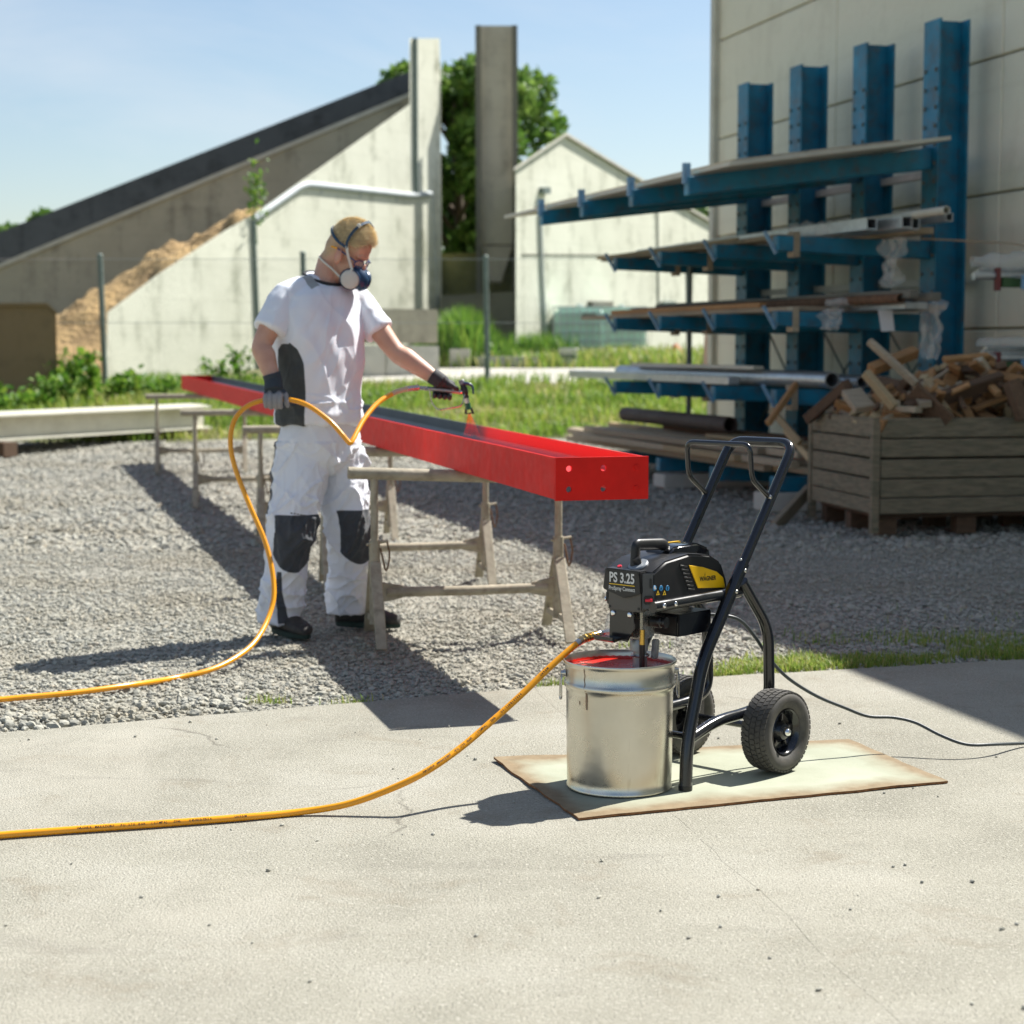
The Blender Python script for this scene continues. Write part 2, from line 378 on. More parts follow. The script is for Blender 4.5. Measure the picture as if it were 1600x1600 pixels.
    # sawhorse, beam
    M['tan_steel'] = pm('paint_crusted_steel', (.36, .32, .235), .75, 0, var=.2, vs_=12, dirt=(.16, .13, .09), dscale=18, damt=.7, bs=.5, bscale=60)
    M['red'] = pm('fresh_red_paint', (.72, .014, .009), .55, 0, var=.10, vs_=9, bs=.06, bscale=70, dirt=(.64, .012, .008), dscale=5, damt=.3, spec=.22)
    m, N, L, P = nodes('half_sprayed_primer')
    tc = N.new('ShaderNodeTexCoord'); sp = N.new('ShaderNodeSeparateXYZ'); L.new(tc.outputs['Object'], sp.inputs[0])
    e = math_(N, L, 'ADD', sp.outputs[0], math_(N, L, 'MULTIPLY', tex_noise(N, L, 9, 5, .6), .12))
    fac = ramp(N, L, math_(N, L, 'SUBTRACT', e, 2.22), [(0, (1, 1, 1)), (.24, (0, 0, 0))])
    gc = ramp(N, L, tex_noise(N, L, 5, 5), [(.3, (.045, .058, .068)), (.7, (.07, .086, .098))])
    L.new(mixc(N, L, fac, gc, (.74, .016, .010)), P.inputs['Base Color']); P.inputs['Roughness'].default_value = .42; P.inputs['Specular IOR Level'].default_value = .35; M['primer'] = m
    # sprayer
    M['black_pl'] = pm('black_housing_plastic', (.012, .012, .013), .38, 0, var=.15, bs=.10, bscale=600, bdist=.0006)
    M['dark_pl'] = pm('charcoal_front_plastic', (.030, .028, .026), .42, 0, var=.12, bs=.12, bscale=600, bdist=.0006)
    M['black_paint'] = pm('black_gloss_tube', (.006, .007, .010), .2, 0, var=.1, coat=.5, dirt=(.03, .03, .03), dscale=30, damt=.25)
    M['yellow'] = pm('yellow_side_panel', (.80, .47, .006), .33, 0, var=.05)
    M['grey_pl'] = pm('grey_dial', (.22, .24, .26), .35); M['red_pl'] = pm('red_switch', (.60, .02, .04), .35)
    M['print_w'] = pm('pale_lettering', (.62, .62, .60), .5, var=.03); M['print_y'] = pm('yellow_lettering', (.78, .50, .02), .5, var=.03)
    M['print_k'] = pm('black_lettering', (.01, .01, .01), .5, var=.03); M['print_b'] = pm('blue_symbol', (.03, .22, .46), .5, var=.03)
    M['steel'] = pm('machined_steel', (.52, .51, .48), .27, .95, var=.1, vs_=30); M['chrome'] = pm('chrome_cap', (.8, .8, .8), .07, 1, var=.03)
    M['zinc'] = pm('cast_zinc', (.34, .36, .36), .45, .7, var=.2, vs_=30); M['brass'] = pm('brass_fitting', (.65, .42, .10), .28, 1, var=.08)
    M['rubber'] = pm('tyre_rubber', (.070, .066, .060), .72, 0, var=.25, vs_=25, dirt=(.10, .09, .07), dscale=20, damt=.6, bs=.2, bscale=220, bdist=.002)
    M['cable'] = pm('grey_black_cable', (.035, .045, .05), .45); M['hose'] = pm('orange_hose', (.84, .345, .006), .28, 0, var=.06, vs_=3, coat=.3)
    M['hose_tip'] = pm('sleeve_clear', (.55, .42, .28), .4)
    # tin bucket
    m, N, L, P = nodes('tinplate')
    c = ramp(N, L, tex_noise(N, L, 5, 4), [(.3, (.55, .53, .46)), (.7, (.66, .64, .57))])
    st = math_(N, L, 'MULTIPLY', tex_noise(N, L, 10, 6, .7, stretch=(1.2, 1.2, .09)), tex_noise(N, L, 5, 4))
    c = mixc(N, L, ramp(N, L, st, [(.33, (0, 0, 0)), (.46, (.65,) * 3)]), c, (.24, .17, .10))
    scr = tex_noise(N, L, 26, 6, .8, stretch=(1, 1, .35), dist=2.5)
    c = mixc(N, L, ramp(N, L, scr, [(.80, (0, 0, 0)), (.84, (.35,) * 3)]), c, (.22, .20, .16))
    L.new(c, P.inputs['Base Color']); P.inputs['Metallic'].default_value = 1
    L.new(ramp(N, L, tex_noise(N, L, 9, 5, .7), [(.3, (.23,) * 3), (.7, (.36,) * 3)]), P.inputs['Roughness'])
    bump(N, L, P, tex_noise(N, L, 6, 3), .16, .015); M['tin'] = m
    M['wet_red'] = pm('liquid_red_paint', (.55, .02, .01), .28, 0, var=.05)
    # board with overspray
    m, N, L, P = nodes('oversprayed_board')
    a = N.new('ShaderNodeAttribute'); a.attribute_name = 'edge'
    e = math_(N, L, 'ADD', a.outputs['Fac'], math_(N, L, 'MULTIPLY', math_(N, L, 'SUBTRACT', tex_noise(N, L, 5, 4), .5), .16))
    fac = ramp(N, L, e, [(.02, (0, 0, 0)), (.065, (.6,) * 3), (.12, (1, 1, 1))])
    bc = ramp(N, L, tex_noise(N, L, 20, 5, .65), [(.3, (.175, .125, .065)), (.7, (.25, .185, .105))])
    gc = ramp(N, L, tex_noise(N, L, 4, 5), [(.3, (.27, .285, .205)), (.7, (.37, .385, .295))])
    c = mixc(N, L, fac, bc, gc)
    c = mixc(N, L, ramp(N, L, tex_noise(N, L, 33, 6, .8, stretch=(1, .25, 1), dist=2), [(.70, (0, 0, 0)), (.74, (.4,) * 3)]), c, (.25, .18, .1))
    L.new(c, P.inputs['Base Color']); P.inputs['Roughness'].default_value = .8
    bump(N, L, P, tex_noise(N, L, 130, 4), .25, .003); M['board'] = m
    M['board_edge'] = pm('board_edge', (.22, .10, .04), .95, var=.4, vs_=60, bs=.6, bscale=120)
make_materials()

# ------------------------------------------------------------------ ground
def sheet(name, x0, x1, y0, y1, nx, ny, dz, mat, edge=None):
    xs = np.linspace(x0, x1, nx); ys = np.linspace(y0, y1, ny); v = []; f = []
    for j, y in enumerate(ys):
        for i, x in enumerate(xs):
            yy = y
            if edge: yy = edge(x, j / (ny - 1), y)
            v.append((x, yy, float(ground_z(x, yy)) + dz))
    for j in range(ny - 1):
        for i in range(nx - 1):
            a = j * nx + i; f.append([a, a + 1, a + nx + 1, a + nx])
    mb = MB(); mb.v = [Vector(p) for p in v]; mb.f = f
    o = mb.build(name, mat, origin=(0, 0, 0), smooth=180, fixn=False); o['kind'] = 'structure'; return o
EX = [-9, -1.66, -.51, .189, 2.05, 9]; EY = [3.2, 5.93, 6.46, 6.78, 7.345, 9.5]
def edge_y(x): return float(np.interp(x, EX, EY)) + .015 * mn.noise(Vector((x * 5, 3, 0)))
ys = list(np.linspace(-30, 4, 6)) + list(np.linspace(5, 62, 60)) + [80, 120, 200, 400, 900]
mb = MB(); xs = list(np.linspace(-40, 40, 33)); xs = [-900, -300, -100] + xs + [100, 300, 900]
mb.v = [Vector((x, y, float(ground_z(x, y)) - .05)) for y in ys for x in xs]; nx = len(xs)
mb.f = [[j * nx + i, j * nx + i + 1, (j + 1) * nx + i + 1, (j + 1) * nx + i] for j in range(len(ys) - 1) for i in range(nx - 1)]
mb.build('ground', M['soil'], origin=(0, 0, 0), smooth=180, fixn=False)['kind'] = 'structure'
def gedge(x, t, y):
    y0 = edge_y(x) - .2; y1 = 22.6 + .9 * mn.noise(Vector((x * .5, 0, 0))) + .35 * mn.noise(Vector((x * 2.1, 5, 0)))
    return y0 + (y1 - y0) * t
sheet('gravel_yard', -9, 9, 0, 1, 90, 60, -.014, M['gravel'], gedge)
sheet('far_road', -3.2, 12, 31.2, 35.5, 30, 12, .012, M['road'], lambda x, t, y: y + .5 * mn.noise(Vector((x * .6, t * 3, 2))))
# concrete pad: two slabs with an open joint
j0, j1 = gd(836, 1078), gd(1100, 1318); jd = (j1 - j0).normalized()
def slab_poly(side):
    gap = .0004
    nrm = Vector((jd.y, -jd.x, 0)) * (1 if side > 0 else -1)
    if nrm.x * side < 0: nrm = -nrm
    A = j0 + nrm * gap; far = Vector((A.x, edge_y(A.x), 0)); near = A + jd * 9
    pts = [far]
    xs = np.linspace(far.x, side * 8.5, 70)[1:]
    pts += [Vector((x, edge_y(x), 0)) for x in xs]
    pts += [Vector((side * 8.5, near.y, 0)), near]
    n = 110
    pts += [A + jd * (9 * (1 - k / n)) + nrm * (side * (.03 * mn.noise(Vector((k * .16, 3, 0))) + .008 * mn.noise(Vector((k * .8, 8, 0)))) + .0012 * mn.noise(Vector((k * .9, side, 0)))) for k in range(1, n)]
    return pts if side < 0 else pts[::-1]
for side in (-1, 1):
    pts = slab_poly(side)
    mb = MB(); mb.slab([p + Vector((0, 0, 0)) for p in pts], (0, 0, -.12))
    o = mb.build('concrete_pad', M['pad'], origin=(0, 0, 0), smooth=0); o['kind'] = 'structure'
# stones
ico = bmesh.new(); bmesh.ops.create_icosphere(ico, subdivisions=1, radius=1)
ICO_V = np.array([v.co[:] for v in ico.verts]); ICO_F = np.array([[v.index for v in f.verts] for f in ico.faces]); ico.free()
ico = bmesh.new(); bmesh.ops.create_icosphere(ico, subdivisions=2, radius=1)
IC2_V = np.array([v.co[:] for v in ico.verts]); IC2_F = np.array([[v.index for v in f.verts] for f in ico.faces]); ico.free()
IC2_V = IC2_V * (1 + .22 * np.array([mn.noise(Vector(v) * 1.7) for v in IC2_V]))[:, None]
OCT_V = np.array([(1, 0, 0), (-1, 0, 0), (0, 1, 0), (0, -1, 0), (0, 0, 1), (0, 0, -1)], float)
OCT_F = np.array([(0, 2, 4), (2, 1, 4), (1, 3, 4), (3, 0, 4), (2, 0, 5), (1, 2, 5), (3, 1, 5), (0, 3, 5)])
def rot_z(n):
    a = RNG.uniform(0, 2 * np.pi, n); t = RNG.normal(0, .45, n); c, s, ct, st = np.cos(a), np.sin(a), np.cos(t), np.sin(t)
    Rm = np.zeros((n, 3, 3)); Rm[:, 0, 0] = c; Rm[:, 0, 1] = -s * ct; Rm[:, 0, 2] = s * st; Rm[:, 1, 0] = s; Rm[:, 1, 1] = c * ct; Rm[:, 1, 2] = -c * st; Rm[:, 2, 1] = st; Rm[:, 2, 2] = ct
    return Rm
def big_mesh(name, V, Fc, rnd_pt, mat, kind='stuff', smooth=False, origin=(0, 0, 0), parent=None):
    me = bpy.data.meshes.new(name); nv, nf, k = len(V), len(Fc), Fc.shape[1]
    me.vertices.add(nv); me.vertices.foreach_set('co', (V - np.array(origin)).astype(np.float32).ravel())
    me.loops.add(nf * k); me.loops.foreach_set('vertex_index', Fc.astype(np.int32).ravel())
    me.polygons.add(nf); me.polygons.foreach_set('loop_start', np.arange(0, nf * k, k, dtype=np.int32))
    me.update(calc_edges=True); fattr(me, 'rnd', rnd_pt); me.materials.append(mat)
    me.polygons.foreach_set('use_smooth', [smooth] * nf)
    o = bpy.data.objects.new(name, me); C.objects.link(o); o.location = origin if parent is None else (0, 0, 0); ORI[o.name] = Vector(origin)
    if parent is not None: o.parent = parent; 
    if kind: o['kind'] = kind
    return o
def stones(name, pos, rad, bv, bf, label, flat=.6):
    n = len(pos); k = len(bv); sc = rad[:, None] * np.stack([RNG.uniform(.8, 1.35, n), RNG.uniform(.65, 1.0, n), RNG.uniform(.45, .8, n) * flat / .6], 1)
    jt = .28 if k < 20 else .16; v = bv[None] * (1 + RNG.uniform(-jt, jt, (n, k, 1))) * sc[:, None, :]
    v = np.einsum('nij,nkj->nki', rot_z(n), v) + pos[:, None, :]
    f = bf[None] + (np.arange(n) * k)[:, None, None]
    o = big_mesh(name, v.reshape(-1, 3), f.reshape(-1, 3), np.repeat(RNG.beta(2, 2, n), k), M['stone'])
    return tag(o, label, 'gravel')
def frustum_pts(n, y0, y1, pad=.35):
    y = y0 + (y1 - y0) * RNG.uniform(0, 1, n) ** .9; x = RNG.uniform(-1, 1, n) * (.285 * y + pad); return x, y
x, y = frustum_pts(88000, 5.6, 11.5); ey = np.array([edge_y(a) for a in x]); k = y > ey + .012; x, y = x[k], y[k]
r = RNG.gamma(3.6, .0019, len(x)).clip(.0035, .018)
bare = np.array([mn.noise(Vector((a * 1.3, b * 1.3, 7))) + .5 * mn.noise(Vector((a * 4, b * 4, 2))) for a, b in zip(x, y)]); r = np.where(bare > .25, r * .55, r)
stones('near_gravel', np.stack([x, y, r * .05 - .010], 1), r, ICO_V, ICO_F, 'loose grey crushed gravel in front of the sawhorses')
x, y = frustum_pts(38000, 11.3, 22.5, .6); r = RNG.gamma(6, .003, len(x)).clip(.010, .035)
stones('far_gravel', np.stack([x, y, ground_z(x, y) + r * .12 - .01], 1), r, OCT_V, OCT_F, 'paler crushed gravel further back towards the weeds')
# bigger stones: in the shaded right part and along the pad edge
n = 420; x = np.concatenate([RNG.uniform(.9, 2.6, 220), RNG.uniform(-1.75, -.9, 200)]); y = np.concatenate([RNG.uniform(7.6, 9.6, 220), np.array([edge_y(a) for a in x[220:]]) + RNG.uniform(.02, .35, 200)])
r = RNG.gamma(5, .0026, n).clip(.006, .021)
stones('coarse_stones', np.stack([x, y, r * .2 - .006], 1), r, IC2_V, IC2_F, 'coarser pale stones lying on the gravel')
n = 70; x, y = frustum_pts(n, 3.4, 6.3, 0); k = y < np.array([edge_y(a) for a in x]) - .05; x, y = x[k], y[k]; r = RNG.uniform(.002, .007, len(x))
stones('pad_pebbles', np.stack([x, y, r * .5], 1), r, ICO_V, ICO_F, 'small stray pebbles on the concrete')

# ------------------------------------------------------------------ grass and plants
def blades(name, x, y, h, mat, label, width=.006, lean=.45, z=None, cat='grass', rnd=None, kind='stuff', parent=None, origin=(0, 0, 0)):
    n = len(x); z = ground_z(x, y) - .01 if z is None else z
    a = RNG.uniform(0, 2 * np.pi, n); d = np.stack([np.cos(a), np.sin(a), np.zeros(n)], 1); w = np.stack([-d[:, 1], d[:, 0], np.zeros(n)], 1) * (width * RNG.uniform(.6, 1.3, n))[:, None]
    b = np.stack([x, y, z], 1); ln = RNG.uniform(.1, 1, n)[:, None] * lean; up = np.array([0, 0, 1.0]); hh = h[:, None]
    p1 = b + up * hh * .55 + d * hh * ln * .3; p2 = b + up * hh * (1 - ln * .35) + d * hh * ln
    V = np.stack([b - w, b + w, p1 - w * .8, p1 + w * .8, p2], 1).reshape(-1, 3); o5 = (np.arange(n) * 5)[:, None]
    F_ = np.concatenate([o5 + np.array([[0, 1, 3]]), o5 + np.array([[0, 3, 2]]), o5 + np.array([[2, 3, 4]])])
    o = big_mesh(name, V, F_, np.repeat(RNG.uniform(0, 1, n) if rnd is None else rnd, 5), mat, kind, parent=parent, origin=origin)
    if label: tag(o, label, cat)
    return o
# strip along the pad edge on the right
n = 15000; x = RNG.uniform(.75, 2.6, n); dy = RNG.gamma(1.6, .16, n); y = np.array([edge_y(a) for a in x]) + .01 + dy * (.35 + .65 * np.clip((x - .75) / .6, 0, 1))
k = np.array([mn.noise(Vector((a * 3.1, b * 3.1, 0))) + .35 * mn.noise(Vector((a * 9, b * 9, 4))) for a, b in zip(x, y)]) > RNG.uniform(-.16, .40, n) - .22 * np.clip((x - 1.1), 0, 1); x, y = x[k], y[k]
blades('edge_grass', x, y, RNG.uniform(.012, .055, len(x)), M['dry_grass'], 'short green grass growing along the shaded edge of the concrete', .0022, .8, z=np.full(len(x), -.012))
tx, ty = [], []
for px, py, rr, cnt in ((880, 1076, .05, 160), (1135, 1058, .06, 260), (420, 1096, .04, 70), (1215, 1048, .09, 300), (545, 1103, .05, 60), (1000, 1010, .05, 60)):
    g = gd(px, py); a = RNG.normal(0, rr, cnt); b = np.abs(RNG.normal(0, rr * .6, cnt)); tx.append(g.x + a); ty.append(np.array([max(edge_y(g.x + q) + .005, g.y) for q in a]) + b)
tx, ty = np.concatenate(tx), np.concatenate(ty)
blades('edge_tufts', tx, ty, RNG.uniform(.012, .05, len(tx)), M['dry_grass'], 'tiny sunlit grass tufts where concrete meets gravel', .002, .9, z=np.full(len(tx), -.01))
# verge behind the yard
n = 26000; y = RNG.uniform(22.3, 31.2, n); x = RNG.uniform(-1, 1, n) * (.30 * y)
k = (y > 22.7 + .9 * np.array([mn.noise(Vector((a * .5, 0, 0))) for a in x])); x, y = x[k], y[k]
cl = np.array([mn.noise(Vector((a * .8, b * .8, 1))) for a, b in zip(x, y)]); h = (.10 + .05 * RNG.random(len(x)) + .20 * np.clip(cl + .25, 0, 1)) * np.where(y < 24.2, .7, 1.15)
blades('verge_grass', x, y, h, M['dry_grass'], 'sunny yellow green grass behind the gravel yard', .013, .6, rnd=np.clip(.45 - cl * .6 + RNG.normal(0, .2, len(x)), 0, 1))
n = 9000; y = RNG.uniform(35.4, 42, n); x = RNG.uniform(-4, 9, n)
blades('back_grass', x, y, RNG.uniform(.1, .42, n), M['dry_grass'], 'rough grass at the foot of the pale buildings', .02, .6)

def leaves(c, R3, n, size, seed, shell=.35):
    rg = np.random.default_rng(seed); d = rg.normal(size=(n, 3)); d /= np.linalg.norm(d, axis=1)[:, None]
    rad = rg.uniform(shell, 1, n) ** .6; p = np.array(c) + d * rad[:, None] * np.array(R3)
    return p, rg
def leaf_mesh(name, P, size, mat, parent, origin, rg, kind=None):
    n = len(P); a = rg.normal(size=(n, 3)); a /= np.linalg.norm(a, axis=1)[:, None]; b = np.cross(a, rg.normal(size=(n, 3))); b /= np.linalg.norm(b, axis=1)[:, None]
    s = size * rg.uniform(.6, 1.4, n)[:, None]; V = np.stack([P - a * s, P + b * s * .55, P + a * s, P - b * s * .55], 1).reshape(-1, 3)
    F_ = (np.arange(n) * 4)[:, None] + np.arange(4)[None]
    return big_mesh(name, V, F_, np.repeat(rg.uniform(0, 1, n), 4), mat, kind, parent=parent, origin=origin)
def tree(x, y, h, rw, label, seed, n=5200, size=.17, crown0=.28):
    z0 = float(ground_z(x, y)); t = thing('tree', (x, y, z0), label, 'tree', 'trees behind the buildings'); rg = random.Random(seed)
    mb = MB(); top = Vector((x + rg.uniform(-.3, .3), y, z0 + h * .8)); base = Vector((x, y, z0 - .1))
    mb.tube([base, base.lerp(top, .4) + Vector((.15, 0, 0)), top], [h * .028, h * .02, h * .006], 9)
    P = []
    for i in range(13):
        f = rg.uniform(crown0, 1); s = base.lerp(top, min(f * .9, 1)); an = rg.uniform(0, 6.28); rr = rw * (1.05 - abs(f - .5)) * rg.uniform(.45, 1)
        e = s + Vector((math.cos(an) * rr * .75, math.sin(an) * rr * .75, h * .10 + rg.uniform(0, .08) * h)); mb.tube([s, s.lerp(e, .5) + Vector((0, 0, .1)), e], [h * .009, h * .006, h * .002], 6)
        cr = rw * rg.uniform(.28, .48); p, r_ = leaves(e, (cr, cr, cr * .75), n // 13, size, seed * 31 + i, .2); P.append(p)
    mb.build('trunk', M['bark'], t); leaf_mesh('crown', np.concatenate(P), size, M['leaf'], t, t.location[:], np.random.default_rng(seed)); return t
tree(at(716, 330, 50).x, 50, 8.5, 2.6, 'tall leafy tree filling the gap between the two pale buildings', 3, n=9000, crown0=.12)
tree(at(752, 330, 54).x, 54, 9.5, 2.6, 'darker tree behind the hopper column in the gap', 5, n=6000)
tree(at(40, 345, 75).x, 75, 6.0, 2.4, 'round treetop showing above the dark ramp parapet', 9)
tree(at(1095, 345, 70).x, 70, 7.0, 3.0, 'treetop showing between the gabled building and the warehouse', 12, n=7000)

def weed(px, Y, h, label, seed, w=.35, n=90, size=.05, base_dz=0):
    x = at(px, 600, Y).x; z = float(ground_z(x, Y)); t = thing('weed_plant', (x, Y, z), label, 'plant', 'weeds by the walls'); rg = random.Random(seed); mb = MB(); P = []
    for i in range(5):
        e = Vector((x + rg.uniform(-w, w), Y + rg.uniform(-w, w) * .6, z + h * rg.uniform(.6, 1))); m_ = Vector((x, Y, z)).lerp(e, .5) + Vector((0, 0, h * .12))
        b_ = Vector((x + rg.uniform(-.05, .05), Y, z - .02)); mb.tube([b_, m_, e], [.009, .006, .003], 5)
        for k in range(n // 5):
            f = rg.uniform(.25, 1); q = b_.lerp(m_, f * 2) if f < .5 else m_.lerp(e, f * 2 - 1); P.append(q + Vector((rg.gauss(0, .07), rg.gauss(0, .07), rg.gauss(0, .05))))
    mb.build('stems', M['weed'], t); leaf_mesh('foliage', np.array([tuple(p) for p in P]), size, M['weed'], t, t.location[:], np.random.default_rng(seed)); return t
for px, Y, h, lab, sd, w, n, sz in (
    (12, 25.5, .45, 'low leafy weed at the far left edge before the brown container', 1, .3, 120, .06),
    (48, 26, .35, 'small bright weed before the middle of the brown container', 2, .25, 90, .06),
    (72, 26.3, .62, 'taller weed before the right end of the brown container', 3, .3, 170, .06),
    (104, 27, .78, 'tall dark leaved weed between container and sand heap', 4, .28, 190, .07),
    (136, 27.5, .80, 'broad leaved weed in front of the sand heap', 5, .28, 130, .08),
    (178, 28, .36, 'low bushy weed at the foot of the left fence post', 6, .4, 170, .06),
    (212, 28.5, .46, 'bushy weed in front of the white wing wall, near its left end', 7, .4, 170, .06),
    (262, 28.5, .34, 'low weed in front of the white wing wall above the cream girders', 8, .45, 150, .06),
    (345, 29, .62, 'sparse tall weed against the white wall behind the red beam end', 9, .3, 90, .06),
    (376, 29.2, .85, 'thin climbing weed on the white wall just left of the painter', 10, .25, 70, .06)):
    weed(px, Y, h, lab, sd, w, n, sz)
# bush of tall grass by the gap
x0 = at(735, 560, 37).x; n = 5200; x = RNG.normal(x0, .62, n).clip(x0 - 1.05, x0 + 1.6); y = RNG.normal(37.3, .5, n)
hh = (1.0 * np.exp(-((x - x0 + .15) / .75) ** 2) + .28) * RNG.uniform(.55, 1.05, n)
blades('tall_grass_clump', x, y, hh, M['weed'], 'big clump of tall green grass beside the pale tower wall', .022, .45, cat='grass')
x0 = at(842, 560, 39).x; n = 900; x = RNG.normal(x0, .3, n); y = RNG.normal(39.2, .3, n)
blades('dark_grass_clump', x, y, RNG.uniform(.25, .75, n), M['weed'], 'small dark clump of grass left of the green tank', .02, .5, cat='grass')
# vine growing at the top of the wing wall
def vine():
    c = at(400, 300, 36.2); t = thing('wall_vine', (c.x, c.y, c.z - 1), 'yellow green sapling sprouting above the sloping wall top', 'plant'); rg = random.Random(4)
    P = [c + Vector((rg.gauss(0, .09), rg.gauss(0, .1), rg.gauss(0, .28))) for _ in range(150)]
    mb = MB(); mb.tube([c - Vector((0, 0, 1)), c - Vector((.03, 0, .3)), c + Vector((0, 0, .4))], [.02, .012, .005], 6); mb.build('stems', M['weed'], t)
    leaf_mesh('foliage', np.array([tuple(p) for p in P]), .06, M['weed'], t, t.location[:], np.random.default_rng(2))
vine()
# ------------------------------------------------------------------ far buildings
NW = Vector((.90, -.436, 0)).normalized(); DW = Vector((.436, .90, 0)).normalized()
P1 = Vector((-7.0, 32, 0)); P2 = Vector((.07, 40, 0))
def wpoly(px, P0): return [onplane(a, b, P0, NW) for a, b in px]
M['gutter'] = pm('grey_blue_gutter', (.42, .46, .47), .6, 0, var=.1)
t = thing('silo_building', (-4, 36, .8), 'pale rendered building with sloping wing wall and steel gutter behind the painter', 'building')
mb = MB(); mb.slab(wpoly([(165, 650), (168, 488), (250, 426), (350, 361), (400, 332), (500, 262), (500, 650)], P1), (-.06, .35, 0)); mb.build('wing_wall', M['white_wall'], t, smooth=0)
mb = MB(); mb.slab(wpoly([(500, 650), (500, 262), (640, 163), (640, 60), (687, 60), (691, 650)], P1), (-.2, 5.5, 0)); mb.build('tower_wall', M['white_wall'], t, smooth=0)
q = [p + NW * .01 for p in wpoly([(396, 342), (474, 288), (560, 297), (642, 306), (672, 303)], P1)]
mb = MB(); mb.tube(fillet(q, .3), .07, 10); gut = mb.build('gutter_pipe', M['gutter'], t)
mb = MB()
for a in (0.15, .5, .85):
    p = q[1].lerp(q[3], a); mb.bar(p + NW * .02 - Vector((0, 0, .12)), p - NW * .14 - Vector((0, 0, .12)), .05, .05)
mb.build('bracket', M['galv'], gut)
mb = MB(); mb.tube([p + NW * .02 for p in wpoly([(647, 60), (648, 266), (649, 302)], P1)], .06, 8); mb.build('downpipe', M['green_post'], t)
mb = MB(); mb.tube([p + NW * .01 for p in wpoly([(394, 345), (399, 460), (406, 620)], P1)], .055, 8); mb.build('downpipe', M['green_post'], t)
mb = MB(); mb.tube([p + NW * .01 for p in wpoly([(675, 300), (683, 480)], P1)], .03, 8); mb.build('conduit', M['galv'], t)
# concrete ramp with dark far parapet
t = thing('concrete_ramp', at(200, 600, 44) - Vector((0, 0, 1)), 'stained concrete ramp rising behind the sand heap with dark parapet', 'ramp')
def zpoly(px, Y): return [at(a, b, Y) for a, b in px]
mb = MB(); mb.slab(zpoly([(-260, 521), (0, 412), (350, 266), (684, 127), (684, 650), (-260, 650)], 44), (0, .4, 0)); mb.build('side_wall', M['ramp_wall'], t, smooth=0)
mb = MB(); mb.slab([p - Vector((0, .06, 0)) for p in zpoly([(-260, 521), (0, 412), (350, 266), (684, 127), (684, 134), (350, 273), (0, 419), (-260, 528)], 44)], (0, .05, 0)); mb.build('coping', M['pale_block'], t, smooth=0)
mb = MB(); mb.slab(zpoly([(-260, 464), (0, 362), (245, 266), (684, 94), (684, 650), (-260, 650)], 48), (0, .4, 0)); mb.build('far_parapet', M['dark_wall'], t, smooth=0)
# gabled building
t = thing('gabled_building', (2.5, 43, 1.0), 'pale gabled building behind the green tank and blue rack', 'building')
mb = MB(); mb.slab(wpoly([(806, 650), (806, 262), (880, 212), (968, 266), (1116, 354), (1190, 398), (1190, 650)], P2), (.03, 8, 0)); mb.build('wall', M['white_wall'], t, smooth=0)
mb = MB(); v = [p + NW * .08 for p in wpoly([(798, 262), (880, 207), (968, 261), (1116, 349), (1190, 393), (1190, 397), (1116, 353), (968, 265), (880, 212), (798, 267)], P2)]
mb.slab(v, (.03, 8.6, 0)); mb.build('roof_edge', M['pale_block'], t, smooth=0)
for nm, px0, px1, py0, py1, mt in (('vent_opening', 918, 951, 471, 482, 'low_wall'), ('lamp_box', 842, 853, 293, 303, 'green_post'), ('junction_box', 1030, 1050, 471, 482, 'green_post')):
    mb = MB(); mb.slab([p + NW * .12 for p in wpoly([(px0, py0), (px1, py0), (px1, py1), (px0, py1)], P2)], -NW * .16); mb.build(nm, M[mt], t, smooth=0)
mb = MB(); mb.tube([p + NW * .02 for p in wpoly([(842, 330), (845, 420), (850, 520)], P2)], .05, 8); mb.build('downpipe', M['galv'], t)
mb = MB(); mb.tube([p + NW * .01 for p in wpoly([(1026, 320), (1028, 480)], P2)], .04, 8); mb.build('downpipe', M['pale_block'], t)
mb = MB(); mb.tube([p + NW * .0 for p in wpoly([(815, 398), (1110, 400)], P2)], .02, 6); mb.build('cable_run', M['low_wall'], t)
# hopper column and low wall in the gap
t = thing('hopper_column', at(776, 600, 44) - Vector((0, 0, 0)), 'tall tan concrete hopper with tapered foot hanging in the gap', 'hopper')
mb = MB(); mb.slab(zpoly([(751, 40), (800, 40), (801, 382), (752, 382)], 44), (0, 2, 0)); mb.build('shaft', M['tan_wall'], t, smooth=0)
a = zpoly([(752, 384), (801, 384), (783, 440), (766, 440)], 44); b = [a[0] + Vector((0, 2, 0)), a[1] + Vector((0, 2, 0)), a[2] + Vector((0, 1.2, 0)), a[3] + Vector((0, 1.2, 0))]
mb = MB(); mb.add(a + b, [[0, 1, 2, 3], [4, 7, 6, 5], [0, 4, 5, 1], [1, 5, 6, 2], [2, 6, 7, 3], [3, 7, 4, 0]]); mb.build('funnel', M['tan_wall'], t, smooth=0)
for px in (747, 804):
    mb = MB(); mb.bar(at(px, 40, 43.8), at(px + 2, 600, 43.8), .13, .13, (0, 1, 0)); mb.build('post', M['low_wall'], t)
mb = MB(); mb.slab(zpoly([(688, 462), (816, 455), (816, 640), (688, 640)], 42.5), (0, .25, 0)); o = mb.build('low_wall', M['low_wall'], smooth=0); tag(o, 'dark weathered low wall closing the gap behind the tall grass', 'wall')
mb = MB(); mb.slab(zpoly([(683, 397), (812, 392), (812, 470), (683, 470)], 46), (0, .5, 0)); o = mb.build('earth_bank', M['soil']); tag(o, 'shaded earth bank under the trees in the gap', 'bank')
